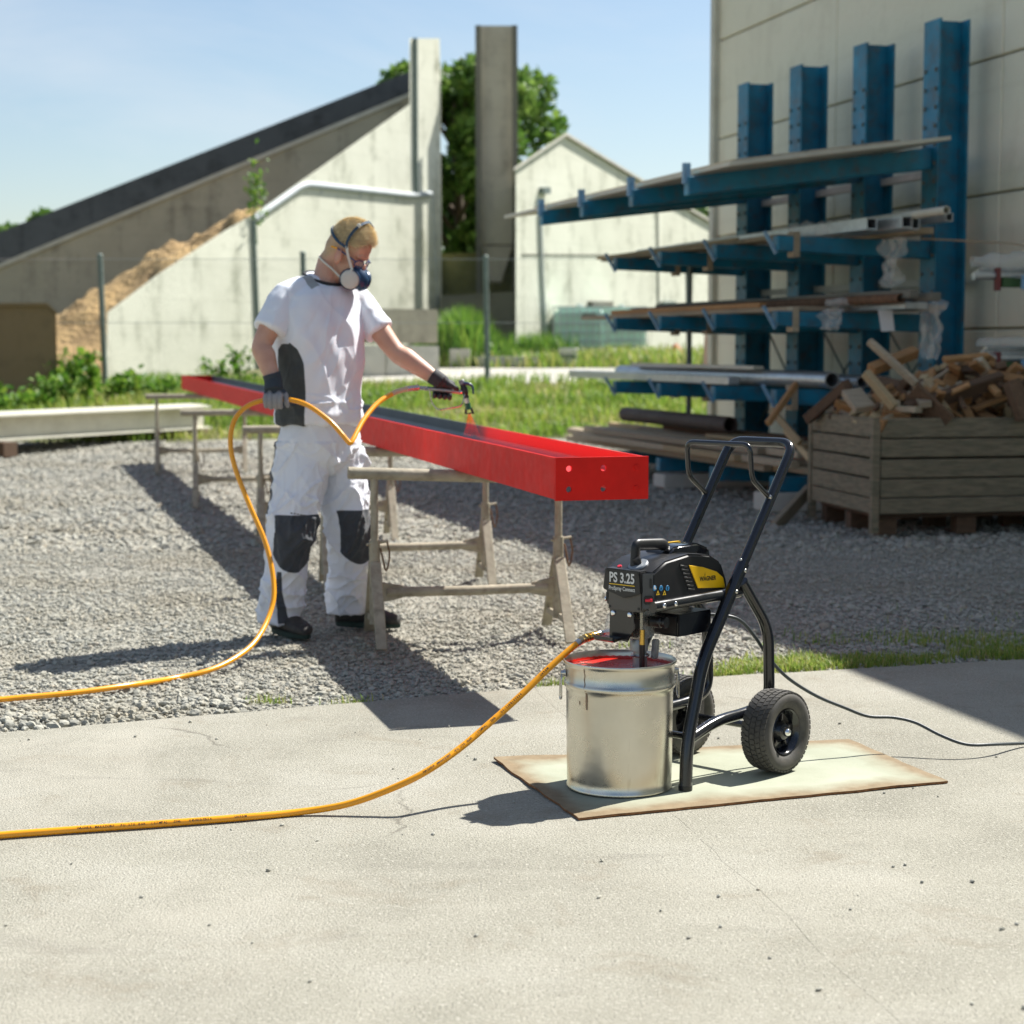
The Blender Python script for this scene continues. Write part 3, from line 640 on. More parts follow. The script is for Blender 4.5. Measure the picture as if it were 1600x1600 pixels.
# sand heap
nx, ny = 120, 90; v = []; f = []
for j in range(ny):
    for i in range(nx):
        x = -14 + 9.5 * i / (nx - 1); y = 33.6 + 9.8 * j / (ny - 1); g = float(ground_z(x, y))
        zr = float(np.interp(x, [-14, -10.6, -9.6, -8.6, -7.3, -6.2, -4.6], [.4, 1.0, 1.95, 2.45, 3.1, 3.85, 4.2])); s = min(1, max(0, (y - 34.2) / 4.6)); s = s * s * (3 - 2 * s); pd = Vector((x, y, 0)) - P1
        if pd.dot(DW) > -.4: s *= min(1, max(0, (-pd.dot(NW) - .45) / .8))
        z = g - .15 + max(0, zr - g) * s + .36 * mn.noise(Vector((x * .9, y * .9, 0))) * s + .22 * abs(mn.noise(Vector((x * 2.2, y * 2.2, 3)))) * s + .08 * mn.noise(Vector((x * 6, y * 6, 3))) * s
        v.append((x, y, z))
f = [[j * nx + i, j * nx + i + 1, (j + 1) * nx + i + 1, (j + 1) * nx + i] for j in range(ny - 1) for i in range(nx - 1)]
mb = MB(); mb.v = [Vector(p) for p in v]; mb.f = f; o = mb.build('sand_heap', M['sand'], smooth=180, fixn=False); tag(o, 'golden brown sand heap between container and white wing wall', 'sand heap')
# brown container
t = thing('steel_container', at(10, 620, 27), 'dark brown steel container with chamfered corner at the left edge', 'container')
mb = MB(); mb.slab(zpoly([(-150, 477), (72, 476), (87, 490), (92, 640), (-150, 640)], 27), (-.9, 3, 0)); mb.build('body', M['brown_steel'], t, bevel=.02)
mb = MB(); mb.slab(zpoly([(-150, 474), (73, 473), (90, 488), (87, 491), (72, 478), (-150, 479)], 26.95), (-.9, 3.05, 0)); mb.build('rim', M['brown_steel'], t)
# fence
t = thing('wire_fence', at(480, 605, 30), 'chain link fence on grey green posts in front of the pale walls', 'fence')
FX = [at(p, 500, 30).x for p in (-140, 163, 476, 762, 1079)]
for x in FX:
    zb = .5; mb = MB(); tilt = RNG.uniform(-.03, .03); top = Vector((x - .03 + tilt, 30, at(800, 396 + RNG.uniform(-4, 8), 30).z))
    mb.tube([(x, 30, zb - .2), top], .045, 10); pst = mb.build('post', M['green_post'], t); mb = MB(); mb.ball(top, (.05, .05, .03)); mb.build('cap', M['green_post'], pst)
zt = at(800, 405, 30).z; zb = .6
mb = MB(); W_ = []
def wire(a, b, r=.0010):
    d = (b - a).normalized(); s_ = d.cross(Vector((0, 1, 0))) * r; mb.add([a - s_, a + s_, b + s_, b - s_], [[0, 1, 2, 3]])
hgt = zt - zb
for k in range(int((FX[-1] - FX[0] + hgt) / .075)):
    x0 = FX[0] - hgt + k * .075
    for sgn in (1, -1):
        xa, xb = (x0, x0 + hgt) if sgn > 0 else (x0 + hgt, x0); za, zb2 = zb, zt
        if min(xa, xb) < FX[0] or max(xa, xb) > FX[-1]: continue
        wire(Vector((xa, 29.99 if sgn > 0 else 30.0, za)), Vector((xb, 29.99 if sgn > 0 else 30.0, zb2)))
o = mb.build('wire_mesh', M['green_post'], t, smooth=0, fixn=False); o['kind'] = 'stuff'
for z in (zt, (zt + zb) / 2, zb):
    mb = MB(); mb.tube([(FX[0], 29.97, z), (FX[-1], 29.97, z)], .004, 5); mb.build('line_wire', M['galv'], t)
# things by the tanks
def tank(px, Y, label):
    c = at(px, 560, Y); z = float(ground_z(c.x, Y)); t = thing('liquid_tank', (c.x, Y, z), label, 'tank', 'caged liquid tanks'); b = Vector((c.x, Y, z))
    mb = MB(); mb.box(b + Vector((0, 0, .07)), (1.2, 1.0, .12)); mb.build('pallet', M['wood_grey'], t, bevel=.01)
    mb = MB(); mb.box(b + Vector((0, 0, .62)), (1.1, .92, .94)); tk = mb.build('bottle', M['tank'], t, bevel=.08, seg=3)
    mb = MB(); mb.lathe([(0, .09), (.08, .09), (.09, 0)], b + Vector((0, 0, 1.09)), n=16); mb.build('cap', M['white_plastic'], tk)
    for k in range(9):
        x = -.58 + 1.16 * k / 8; mb = MB(); mb.tube([b + Vector((x, -.49, .13)), b + Vector((x, -.49, 1.12))], .012, 6); mb.build('cage_bar', M['galv'], t)
    for k in range(6):
        z_ = .16 + .19 * k; mb = MB(); q = [b + Vector((sx * .58, sy * .5, z_)) for sx, sy in ((-1, -1), (1, -1), (1, 1), (-1, 1), (-1, -1))]; mb.tube(q, .012, 6); mb.build('cage_hoop', M['galv'], t)
    mb = MB(); mb.box(b + Vector((.2, -.505, .92)), (.3, .006, .1)); mb.build('plate', M['low_wall'], t)
tank(905, 41.4, 'pale green caged liquid tank left of its neighbour, by the gabled building'); tank(970, 43.6, 'second caged liquid tank, half hidden by the rack boards')
def bucket_small(px, py, Y):
    c = at(px, py, Y); b = Vector((c.x, Y, float(ground_z(c.x, Y)))); t = thing('paint_pail', b, 'white plastic pail standing alone before the green tank', 'pail')
    mb = MB(); mb.lathe([(0, 0), (.15, 0), (.185, .32), (.195, .33), (.195, .36), (.175, .36), (.15, .05)], b, n=24); mb.build('body', M['white_plastic'], t)
    mb = MB(); mb.lathe([(.155, .10), (.181, .24)], b + Vector((0, 0, 0)), n=24); mb.v = [b + (p - b) * 1.0 + Vector(((p - b).x * .015, (p - b).y * .015, 0)) for p in mb.v]; mb.build('label_band', M['grey_pl'], t)
bucket_small(888, 566, 36.2)
def block(name, px, py, Y, d, label, mat='pale_block', rz=0, lift=0):
    c = at(px, py, Y); z = float(ground_z(c.x, Y)) + lift; mb = MB(); mb.box((c.x, Y, z + d[2] / 2), d, Matrix.Rotation(rz, 3, 'Z')); o = mb.build(name, M[mat], bevel=.015); return tag(o, label, 'block')
block('concrete_block', 719, 568, 35.8, (.40, .35, .36), 'white concrete block on the verge right of the spray hand')
block('kerb_stone', 790, 567, 36.0, (1.25, .3, .20), 'long pale kerb stone lying behind the fence post', rz=.05)
block('concrete_block', 634, 575, 33.6, (1.05, .6, .52), 'lower pale concrete block against the tower wall', rz=.5)
block('concrete_block', 622, 575, 34.2, (1.35, .6, .62), 'upper concrete block stacked against the tower wall, coloured darker as its shaded side', 'ramp_wall', rz=.55, lift=.54)  # darker wall material paints in the shade on this block
block('concrete_block', 578, 575, 33.2, (.42, .5, .55), 'small white concrete block right behind the painter', 'pale_block', rz=.4)
mb = MB(); c = at(1056, 540, 41); mb.lathe([(0, .0), (.22, .0), (.2, .06), (.05, .3), (.03, .32), (0, .32)], (c.x, c.y, float(ground_z(c.x, 41))), n=14); o = mb.build('traffic_cone', M['orange']); tag(o, 'small faded orange cone beyond the blue rack', 'cone')
mb = MB(); c = at(1106, 560, 26); mb.bar(at(1110, 525, 25.5), gd(1104, 590, .3) * 0 + at(1106, 592, 25), .16, .03, (0, 1, 0)); o = mb.build('leaning_board', M['wood_dark']); tag(o, 'dark board leaning at the far corner of the warehouse', 'board')

# ------------------------------------------------------------------ cream girders on the left
def ibeam_pts(h, w, tf, tw):
    return [(-w / 2, 0), (w / 2, 0), (w / 2, tf), (tw / 2, tf), (tw / 2, h - tf), (w / 2, h - tf), (w / 2, h), (-w / 2, h), (-w / 2, h - tf), (-tw / 2, h - tf), (-tw / 2, tf), (-w / 2, tf)]
def girder(a, b, h, w, name, mat, label, **kw):
    a, b = Vector(a), Vector(b); x = (b - a).normalized(); y = Vector((0, 0, 1)).cross(x); Mx = Matrix((y, Vector((0, 0, 1)), x)).transposed().to_4x4(); Mx.translation = a
    mb = MB(); mb.prism(ibeam_pts(h, w, .022, .014), (b - a).length, Mx); o = mb.build(name, mat, bevel=.002, seg=1); return tag(o, label, 'girder', 'cream girders on blocks')
dB = Vector((.5, .866, 0)); sB = Vector((.866, -.5, 0)); g0 = Vector((-5.74, 20.77, .19))
girder(g0 - dB * 4, g0 + dB * 3.55, .29, .28, 'steel_girder', M['cream_steel'], 'front cream painted steel girder lying on blocks at the left')
girder(g0 - dB * 4 - sB * .34, g0 + dB * 3.9 - sB * .34, .29, .28, 'steel_girder', M['cream_steel'], 'middle cream girder, just behind the front one')
girder(g0 - dB * 4 - sB * .68, g0 + dB * 4.2 - sB * .68, .29, .28, 'steel_girder', M['cream_steel'], 'rear cream girder, reaching furthest right of the three')
for k, (tt, lab) in enumerate(((-.15, 'dark timber block under the cream girders at the left edge'), (3.3, 'timber block under the right ends of the cream girders'))):
    p = g0 + dB * tt - sB * .3; z0 = float(ground_z(p.x, p.y)); mb = MB(); mb.bar((p + sB * .62) * 1, (p - sB * .75), .22, .19 - z0 + .001); mb.v = [v + Vector((0, 0, -(.19 - (z0 + .19) / 2))) + Vector((0, 0, 0)) for v in mb.v]
    o = mb.build('timber_block', M['wood_dark'], bevel=.008); o.location.z = z0 - .005; tag(o, lab, 'timber')

# ------------------------------------------------------------------ warehouse
WD = Vector((-.253, .967, 0)).normalized(); WN = Vector((-WD.y, WD.x, 0)) ; W0 = Vector((5.17, 8.73, 0))
wc = Vector((2.18, 20.1, 0)); wn0 = W0 - WD * 14
t = thing('warehouse', (4.5, 14, 0), 'cream panelled warehouse wall behind the blue rack on the right', 'building')
def wallpt(s, z, out=0): return W0 + WD * s + WN * out + Vector((0, 0, z))
s_end = (wc - W0).dot(WD); zs = [0, .35, 1.38, 2.41, 3.44, 4.47, 5.5]
ss = list(np.arange(-14, s_end, 3.0)); ss = [s_end - 3.0 * k for k in range(int((s_end + 14) / 3) + 1)][::-1]
mb = MB(); mb.slab([wallpt(-14, -.1, -.16), wallpt(s_end, -.1, -.16), wallpt(s_end, 5.45, -.16), wallpt(-14, 5.45, -.16)], -WN * 9); mb.build('body', M['panel_wall'], t, smooth=0)
mb = MB(); mb.slab([wallpt(-14, -.1, -.02), wallpt(s_end, -.1, -.02), wallpt(s_end, .345, -.02), wallpt(-14, .345, -.02)], -WN * .14); mb.build('plinth', M['pale_block'], t, smooth=0)
for i in range(len(ss) - 1):
    for j in range(1, len(zs) - 1):
        g = .008; mb = MB(); mb.slab([wallpt(ss[i] + g, zs[j] + g), wallpt(ss[i + 1] - g, zs[j] + g), wallpt(ss[i + 1] - g, zs[j + 1] - g), wallpt(ss[i] + g, zs[j + 1] - g)], -WN * .155); mb.build('panel', M['panel_wall'], t, smooth=0, bevel=.01, seg=1)
mb = MB(); mb.bar(wallpt(s_end + .02, -.05, .01), wallpt(s_end + .02, 5.5, .01), .12, .10, WN); mb.build('corner_trim', M['cream_steel'], t)
mb = MB(); mb.bar(wallpt(-14, 5.53, -.1), wallpt(s_end, 5.53, -.1), .26, .06); mb.build('eaves_flashing', M['galv'], t)

# ------------------------------------------------------------------ blue cantilever rack
RD = Vector((-.284, .959, 0)).normalized(); RN = Vector((-.959, -.284, 0)).normalized()
U = []
for px in (1176, 1258, 1358, 1470):
    n = Vector((-RD.y, RD.x, 0)); U.append(onplane(px, 540, Vector((2.31, 17.9, 0)), n)); U[-1].z = 0
rack = thing('storage_rack', (2.9, 16, 0), 'blue steel cantilever rack with four tall posts against the warehouse', 'rack')
LEV = [(2.49, 2.0), (2.05, 1.28), (1.49, 1.28), (.90, 1.28), (.24, 1.28)]
for i, u in enumerate(U):
    mb = MB(); Mx = Matrix((RD, -RN, Vector((0, 0, 1)))).transposed().to_4x4(); Mx.translation = u + Vector((0, 0, .12))
    w, d, tf, tw = .24, .26, .018, .014
    mb.prism([(-w / 2, -d / 2), (w / 2, -d / 2), (w / 2, -d / 2 + tf), (tw / 2, -d / 2 + tf), (tw / 2, d / 2 - tf), (w / 2, d / 2 - tf), (w / 2, d / 2), (-w / 2, d / 2), (-w / 2, d / 2 - tf), (-tw / 2, d / 2 - tf), (-tw / 2, -d / 2 + tf), (-w / 2, -d / 2 + tf)], 3.6, Mx)
    up = mb.build('upright', M['blue_steel'], rack, smooth=0)
    mb = MB()
    for k in range(22):
        z = .4 + k * .14
        for s_ in (-.08, .08): mb.box(u + RN * .132 + RD * s_ + Vector((0, 0, z)), (.02, .02, .03))
    mb.build('peg_holes', M['low_wall'], up, smooth=0, kind='stuff')
    for li, (z, L_) in enumerate(LEV):
        a = u + RN * .134 + Vector((0, 0, z + (0 if li else .27))); b = u + RN * (L_ + .13) + Vector((0, 0, z + (.02 if li else .0)))
        mb = MB(); hh = .125 if li else .15
        x = (b - a).normalized(); y = RD
        ring = lambda p, k: [p - y * .05 - Vector((0, 0, hh * k)), p + y * .05 - Vector((0, 0, hh * k)), p + y * .05, p - y * .05]
        A, B_ = ring(a, 1.1), ring(b, .9); mb.add(A + B_, [[3, 2, 1, 0], [4, 5, 6, 7], [0, 1, 5, 4], [1, 2, 6, 5], [2, 3, 7, 6], [3, 0, 4, 7]])
        arm = mb.build('arm', M['blue_steel'], rack, smooth=0, bevel=.006, seg=1)
        if li < 4:
            mb = MB()
            if li == 0: mb.bar(b - Vector((0, 0, .05)), b + Vector((0, 0, .10)), .05, .05, RN)
            else: mb.bar(b + RN * .02 - Vector((0, 0, .13)) - RN * .03, b + RN * .09 + Vector((0, 0, .035)), .022, .03, RD)
            mb.build('stop', M['light_blue'], arm)
        if 0 < li < 4 and i in (0, 1, 3):
            p = a.lerp(b, .52 + .12 * i); mb = MB(); mb.box(p - Vector((0, 0, .06)), (.05, .112, .19), Matrix((RN, RD, Vector((0, 0, 1)))).transposed()); mb.build('strap', M['wood_grey'], arm, smooth=0)
for i in range(3):
    a, b = U[i], U[i + 1]
    for (z1, z2) in ((.5, 1.55), (1.55, .5)):
        mb = MB(); mb.tube([a + Vector((0, 0, z1)) - RN * .08, b + Vector((0, 0, z2)) - RN * .08], .011, 6); mb.build('brace', M['green_post'], rack)
    for z in (1.75, 2.6):
        mb = MB(); mb.bar(a + Vector((0, 0, z)) - RN * .1, b + Vector((0, 0, z)) - RN * .1, .05, .06); mb.build('tie', M['pale_block'], rack)
mb = MB(); p0 = at(1078, 400, 17.6); mb.tube([Vector((p0.x, p0.y, .2)), Vector((p0.x, p0.y, 2.0))], .025, 8); o = mb.build('prop_pole', M['green_post']); tag(o, 'thin dark pole propping the left ends of the rack boards', 'pole')
mb = MB(); b0 = U[0] + RN * 1.0; mb.box((U[1] + RN * .75 + Vector((0, 0, .06))), (1.3, .28, .12), Matrix((RN, RD, Vector((0, 0, 1)))).transposed())
o = mb.build('foundation_block', M['pale_block'], bevel=.01); tag(o, 'pale concrete footing under the second rack post', 'block')
mb = MB(); mb.box((U[3] + RN * .75 + Vector((0, 0, .07))), (1.5, .3, .14), Matrix((RN, RD, Vector((0, 0, 1)))).transposed())
o = mb.build('foundation_block', M['pale_block'], bevel=.01); tag(o, 'pale concrete footing under the nearest rack post', 'block')

# stock on the rack: long pieces parallel to the rack line
def along(out, z, s0, s1, sag=0): # s measured from U[0] towards the far end, negative = nearer
    a = U[0] + RN * out + RD * s0 + Vector((0, 0, z)); b = U[0] + RN * out + RD * s1 + Vector((0, 0, z)); return a, b
def stick(name, out, z, s0, s1, w, h, mat, label, cat, group, skew=0):
    a, b = along(out, z + h / 2, s0, s1); b = b + RN * skew; mb = MB(); mb.bar(a, b, w, h); o = mb.build(name, M[mat], bevel=min(w, h) * .08, seg=1); return tag(o, label, cat, group)
def pipe(name, out, z, s0, s1, r, mat, label, cat, group, skew=0, n=14):
    a, b = along(out, z + r, s0, s1); mb = MB(); mb.lathe([(r, 0), (r, 1), (r * .8, 1), (r * .8, 0), (r, 0)], (0, 0, 0), n=n); x = (b + RN * skew - a); L_ = x.length; q = x.normalized().to_track_quat('Z', 'Y').to_matrix()
    rz4 = Matrix.Rotation(0, 3, 'Z'); mb.v = [a + q @ (rz4 @ Vector((p.x, p.y, p.z * L_))) for p in mb.v]; o = mb.build(name, M[mat]); return tag(o, label, cat, group)
# level 1: long cream sheet as a canopy on the top arms
def roof_sheet(o0, o1, lift, s0, s1, th, mat, label):
    slope = lambda o: 2.50 + .27 * (1 - (o - .13) / 2.0) + lift
    P_ = [U[0] + RN * o + RD * q + Vector((0, 0, slope(o))) for o, q in ((o0, s0), (o1, s0), (o1, s1), (o0, s1))]
    mb = MB(); mb.slab(P_, (0, 0, th)); o = mb.build('roof_sheet', M[mat], bevel=.003, seg=1); return tag(o, label, 'sheet')
roof_sheet(.3, 2.05, .004, -4.2, 1.5, .03, 'cream_steel', 'long cream sheet lying on the top arms of the blue rack')
roof_sheet(.6, 1.95, .038, -4.0, .8, .02, 'wood_grey', 'thin grey board on top of the cream sheet on the rack')
def level(z, tag_, items):
    for it in items:
        kind, out, s0, s1, w, h, mat, nm = it[:8]; zz = z + (it[8] if len(it) > 8 else 0)
        lab = f'{nm} lying on the {tag_} arms of the blue rack'; grp = f'{nm} on the {tag_} rack level'
        if kind == 'q': pipe('square_tube', out, zz, s0, s1, w * .7, mat, lab, 'profile', grp, n=4)
        elif kind == 'p': pipe('metal_pipe', out, zz, s0, s1, w, mat, lab, 'pipe', grp)
        else: stick('profile_bar', out, zz, s0, s1, w, h, mat, lab, 'profile', grp)
level(2.072, 'second', [('b', .45, -4.1, .9, .16, .05, 'wood_grey', 'grey flat board'), ('q', .64, -4.3, .7, .085, 0, 'galv', 'square steel tube'), ('q', .78, -4.45, .5, .085, 0, 'galv', 'square steel tube'), ('q', .93, -4.2, .6, .085, 0, 'galv', 'square steel tube'), ('q', .50, -4.55, .6, .06, 0, 'galv', 'slim square steel tube', .05), ('b', 1.13, -3.2, .9, .20, .035, 'grey_plank', 'weathered plank'), ('p', .72, -4.9, .2, .03, 0, 'cream_steel', 'cream pipe', .082), ('b', 1.12, -2.2, 1.3, .03, .03, 'wood_pale', 'thin pale batten', .037)])
level(1.512, 'third', [('b', .40, -4.2, 1.0, .18, .04, 'wood_grey', 'wide grey board'), ('b', .62, -4.4, .8, .10, .05, 'galv', 'grey steel profile'), ('b', .76, -4.5, 1.0, .10, .05, 'galv', 'grey steel profile'), ('b', 1.05, -3.6, 1.5, .36, .035, 'wood_grey', 'long thin grey plank'), ('b', 1.2, -2.9, .6, .06, .04, 'wood_warm', 'narrow brown batten', .037), ('p', .9, -4.6, .9, .035, 0, 'rust', 'rusty pipe', .037), ('b', .7, -4.75, .4, .07, .06, 'low_wall', 'black rubber profile', .052), ('b', .85, -4.7, .3, .07, .06, 'low_wall', 'black rubber profile', .072)])
level(.925, 'fourth', [('b', .40, -4.0, .8, .16, .05, 'wood_grey', 'grey floor board'), ('p', .62, -3.9, .9, .05, 0, 'galv', 'slim galvanised pipe'), ('p', .78, -3.8, 1.1, .05, 0, 'galv', 'slim galvanised pipe'), ('p', .98, -3.7, 1.0, .065, 0, 'galv', 'thick galvanised pipe'), ('b', 1.18, -2.3, 1.9, .10, .07, 'galv', 'long dull steel channel'), ('b', 1.05, -2.5, .4, .09, .03, 'cream_steel', 'cream angle strip', .13)])
# timber on the lowest level and the ground
rgl = random.Random(11)
for k in range(30):
    out = .35 + .085 * (k % 11); z = .265 + .062 * (k // 11); nm = ('pale sawn plank', 'grey sawn plank', 'thin weathered plank')[k % 3]
    stick('timber_plank', out + .04 + (k // 11) * .12, z, -3.4 + rgl.uniform(-.4, .9), 1.5 + rgl.uniform(-1.0, 1.1), .075, .055, ('wood_pale', 'wood_grey', 'wood_grey')[k % 3], f'{nm} in the low timber stack on the bottom rack arms', 'plank', f'{nm}s in the low stack', skew=rgl.uniform(-.12, .12))
pipe('brown_pipe', .95, .50, -1.7, .95, .07, 'cardboard_pipe', 'thick dark brown pipe lying on the low timber stack', 'pipe', None)
stick('timber_plank', .7, .455, -2.8, .1, .16, .05, 'wood_dark', 'dark brown beam lying across the low timber stack', 'plank', None, skew=.1)
stick('timber_plank', .95, .455, -3.3, -1.5, .30, .03, 'wood_pale', 'wide pale board on the right of the low timber stack', 'plank', None)
for k, (pa, pb, Y1, Y2, w, lab, mt) in enumerate((((1208, 826), (1262, 768), 12.9, 13.6, .11, 'rough plank leaning against the left side of the wooden crate', 'wood_grey'), ((1244, 600), (1200, 662), 13.9, 13.5, .045, 'brown batten sloping from the pile towards the timber stack', 'wood_warm'), ((1250, 692), (1205, 640), 13.6, 13.9, .05, 'pale batten poking out beside the crate, upper', 'wood_pale'), ((1268, 720), (1228, 672), 13.5, 13.9, .045, 'pale batten poking out beside the crate, lower', 'wood_pale'))):
    a, b = at(*pa, Y1), at(*pb, Y2); mb = MB(); mb.bar(a, b, w, .04, (0, 1, .3)); o = mb.build('leaning_plank', M[mt], bevel=.004, seg=1); tag(o, lab, 'plank')
# film and paper
def film(pxs, Y, w, drop, label, seed, wide=None):
    c = at(*pxs, Y); nu, nv = 16, 12; mb = MB(); v = []
    for j in range(nv):
        for i in range(nu):
            u_ = i / (nu - 1) - .5; t_ = j / (nv - 1); ww = w * (1 - .55 * t_ * t_)
            off = .10 * mn.noise(Vector((u_ * 5, t_ * 3, seed))) + .05 * mn.noise(Vector((u_ * 14, t_ * 5, seed + 9)))
            v.append(c - RD * (u_ * ww) + RN * (off + .05) - Vector((0, 0, drop * t_ + .04 * mn.noise(Vector((u_ * 7, 0, seed))))))
    mb.v = [Vector(p) for p in v]; mb.f = [[j * nu + i, j * nu + i + 1, (j + 1) * nu + i + 1, (j + 1) * nu + i] for j in range(nv - 1) for i in range(nu - 1)]
    o = mb.build('plastic_film', M['film'], smooth=180, fixn=False); return tag(o, label, 'film')
film((1405, 372), 14.0, .30, .36, 'torn clear film hanging from the second rack level', 1); film((1465, 470), 13.6, .36, .42, 'crumpled clear film hanging near the right rack post', 2); film((1305, 482), 14.0, .5, .16, 'slack clear film sagging below the third rack level', 3)
def lump(px0, px1, py, Y, h, label, seed):
    a, b = at(px0, py, Y), at(px1, py, Y); mb = MB(); n, m = 30, 10; v = []
    for i in range(n):
        t_ = i / (n - 1); c = a.lerp(b, t_)
        for k in range(m):
            an = 2 * math.pi * k / m; r_ = h * (.6 + .4 * math.sin(math.pi * t_)) * (1 + .5 * mn.noise(Vector((t_ * 9, math.cos(an) * 1.5, seed + math.sin(an)))))
            v.append(c + Vector((0, math.cos(an) * r_ * 1.4, h * .6 + math.sin(an) * r_)))
    mb.v = [Vector(p) for p in v]; mb.f = [[i * m + k, i * m + (k + 1) % m, (i + 1) * m + (k + 1) % m, (i + 1) * m + k] for i in range(n - 1) for k in range(m)]
    o = mb.build('plastic_film', M['film'], smooth=180); return tag(o, label, 'film')
lump(1232, 1335, 366, 14.3, .06, 'bunched film roll lying on the second rack level', 5); lump(1290, 1440, 478, 14.0, .045, 'bunched film lying on the third rack level', 6)
pc = [at(a, b, 13.7) for a, b in ((1372, 484), (1394, 483), (1398, 517), (1377, 518))]; mb = MB(); mb.slab(pc, (0, .004, 0)); o = mb.build('paper_sheet', M['paper'], smooth=0); tag(o, 'white paper sheet hanging from the third rack level', 'paper')

# second rack at the right edge
t = thing('green_rack', (3.75, 13.4, 0), 'green steel rack with red capped arms at the right edge', 'rack')
mb = MB(); mb.bar((3.80, 13.40, 0), (3.80, 13.40, 2.4), .12, .10, (0, 1, 0)); mb.build('upright', M['weed'] if False else pm('green_rack_paint', (.05, .12, .04), .5), t)
gm = bpy.data.materials['green_rack_paint']; rm = pm('dark_red_cap', (.16, .03, .025), .5)
for py in (441, 572):
    a = at(1562, py, 13.25); b = Vector((3.80, 13.38, a.z)); mb = MB(); mb.bar(a, b, .07, .07); am = mb.build('arm', gm, t, bevel=.004)
    mb = MB(); mb.bar(a + Vector((-.02, -.01, -.06)), a + Vector((-.02, -.01, .10)), .03, .08, (0, 1, 0)); mb.build('end_cap', rm, am)
    mb = MB(); mb.box(a + Vector((.17, -.045, .0)), (.06, .02, .10)); mb.build('blue_tie', M['light_blue'], am)
def short(px0, px1, py, Y, r, mat, nm, label, cat, group=None):
    a, b = at(px0, py, Y), at(px1, py, Y + .25); mb = MB(); mb.tube([a, b], r, 10); o = mb.build(nm, M[mat]); return tag(o, label, cat, group)
for k, (py, Y) in enumerate(((431, 13.2), (427, 13.35), (424, 13.5))): short(1521 + 6 * k, 1720, py, Y, .03, 'galv', 'metal_pipe', 'film wrapped steel pipe on the upper green rack arm', 'pipe', 'pipes on the upper green arm')
for k, (py, Y) in enumerate(((560, 13.2), (553, 13.3), (546, 13.4))): short(1530 + 5 * k, 1720, py, Y, .032, 'galv', 'metal_pipe', 'bright steel pipe on the lower green rack arm', 'pipe', 'pipes on the lower green arm')
lump(1518, 1720, 418, 13.3, .07, 'thick bunched film over the pipes on the upper green arm', 8); lump(1526, 1700, 541, 13.3, .045, 'bunched film over the pipes on the lower green arm', 9)
mb = MB(); mb.tube(spline([at(1440, 373, 14.2), at(1520, 377, 13.8), at(1596, 383, 13.3), at(1640, 400, 13.2)], 6), .008, 6); o = mb.build('bent_rod', M['wood_grey']); tag(o, 'thin bent rod sticking out from the second rack level', 'rod')

# ------------------------------------------------------------------ wooden crate with offcuts
cA, cB, cC = Vector((2.379, 12.15, 0)), Vector((2.16, 13.32, 0)), Vector((4.25, 12.55, 0))
ex = (cC - cA).normalized(); ey = (cB - cA).normalized(); Lx, Ly = (cC - cA).length, (cB - cA).length
crate = thing('wooden_crate', cA + ex * Lx / 2 + ey * Ly / 2, 'big weathered wooden crate full of offcuts on the gravel', 'crate')
ZC = [(.125, .245), (.257, .375), (.387, .505), (.517, .635), (.647, .775)]
def cpt(a, b, z): return cA + ex * a + ey * b + Vector((0, 0, z))
rgc = random.Random(5)
for k, (z0, z1) in enumerate(ZC):
    zt_ = z1 - (.05 if k == 0 else 0); z0_ = z0 if k else z0 + .02
    for (a, b, nrm) in ((cpt(0, 0, 0), cpt(Lx, 0, 0), -1), (cpt(0, 0, 0), cpt(0, Ly, 0), -1), (cpt(0, Ly, 0), cpt(Lx, Ly, 0), 1), (cpt(Lx, 0, 0), cpt(Lx, Ly, 0), 1)):
        d = (b - a).normalized(); j = rgc.uniform(-.004, .004); side = Vector((d.y, -d.x, 0)) * j
        aa, bb = a + d * .034 + side, b - d * .03 + side; mb = MB(); mb.bar(aa + Vector((0, 0, (z0_ + z1) / 2 + rgc.uniform(-.003, .003))), bb + Vector((0, 0, (z0_ + z1) / 2 + rgc.uniform(-.003, .003))), .032, z1 - z0_); mb.build('plank', M['grey_plank'], crate, bevel=.004, seg=1)
for a, b in ((0.0, 0.0), (0, Ly), (Lx, 0), (Lx, Ly)):
    mb = MB(); mb.bar(cpt(a, b, .02), cpt(a, b, .78), .05, .05, ex); mb.build('corner_post', M['grey_plank'], crate)
mb = MB(); mb.slab([cpt(.05, .05, .115), cpt(Lx - .05, .05, .115), cpt(Lx - .05, Ly - .05, .115), cpt(.05, Ly - .05, .115)], (0, 0, .02)); mb.build('floor', M['wood_dark'], crate)
for b in (.12, Ly / 2, Ly - .12):
    for a in (.12, Lx * .36, Lx * .66, Lx - .12):
        mb = MB(); mb.box(cpt(a, b, .055), (.14, .10, .11), Matrix((ex, ey, Vector((0, 0, 1)))).transposed()); mb.build('foot_block', M['wood_dark'], crate)
def scrap(c, L_, w, h, rot, mat, label, group):
    mb = MB(); mb.box(c, (L_, w, h), rot); o = mb.build('wood_offcut', M[mat], bevel=.004, seg=1, origin=c); return tag(o, label, 'offcut', group)
from mathutils import Euler
rgw = random.Random(21)
kinds = [('wood_warm', 'brown sawn offcut'), ('wood_warm', 'brown sawn offcut'), ('wood_warm', 'brown sawn offcut'), ('wood_dark', 'dark old offcut'), ('wood_dark', 'dark old offcut'), ('wood_pale', 'pale sawn offcut'), ('wood_grey', 'grey weathered offcut')]
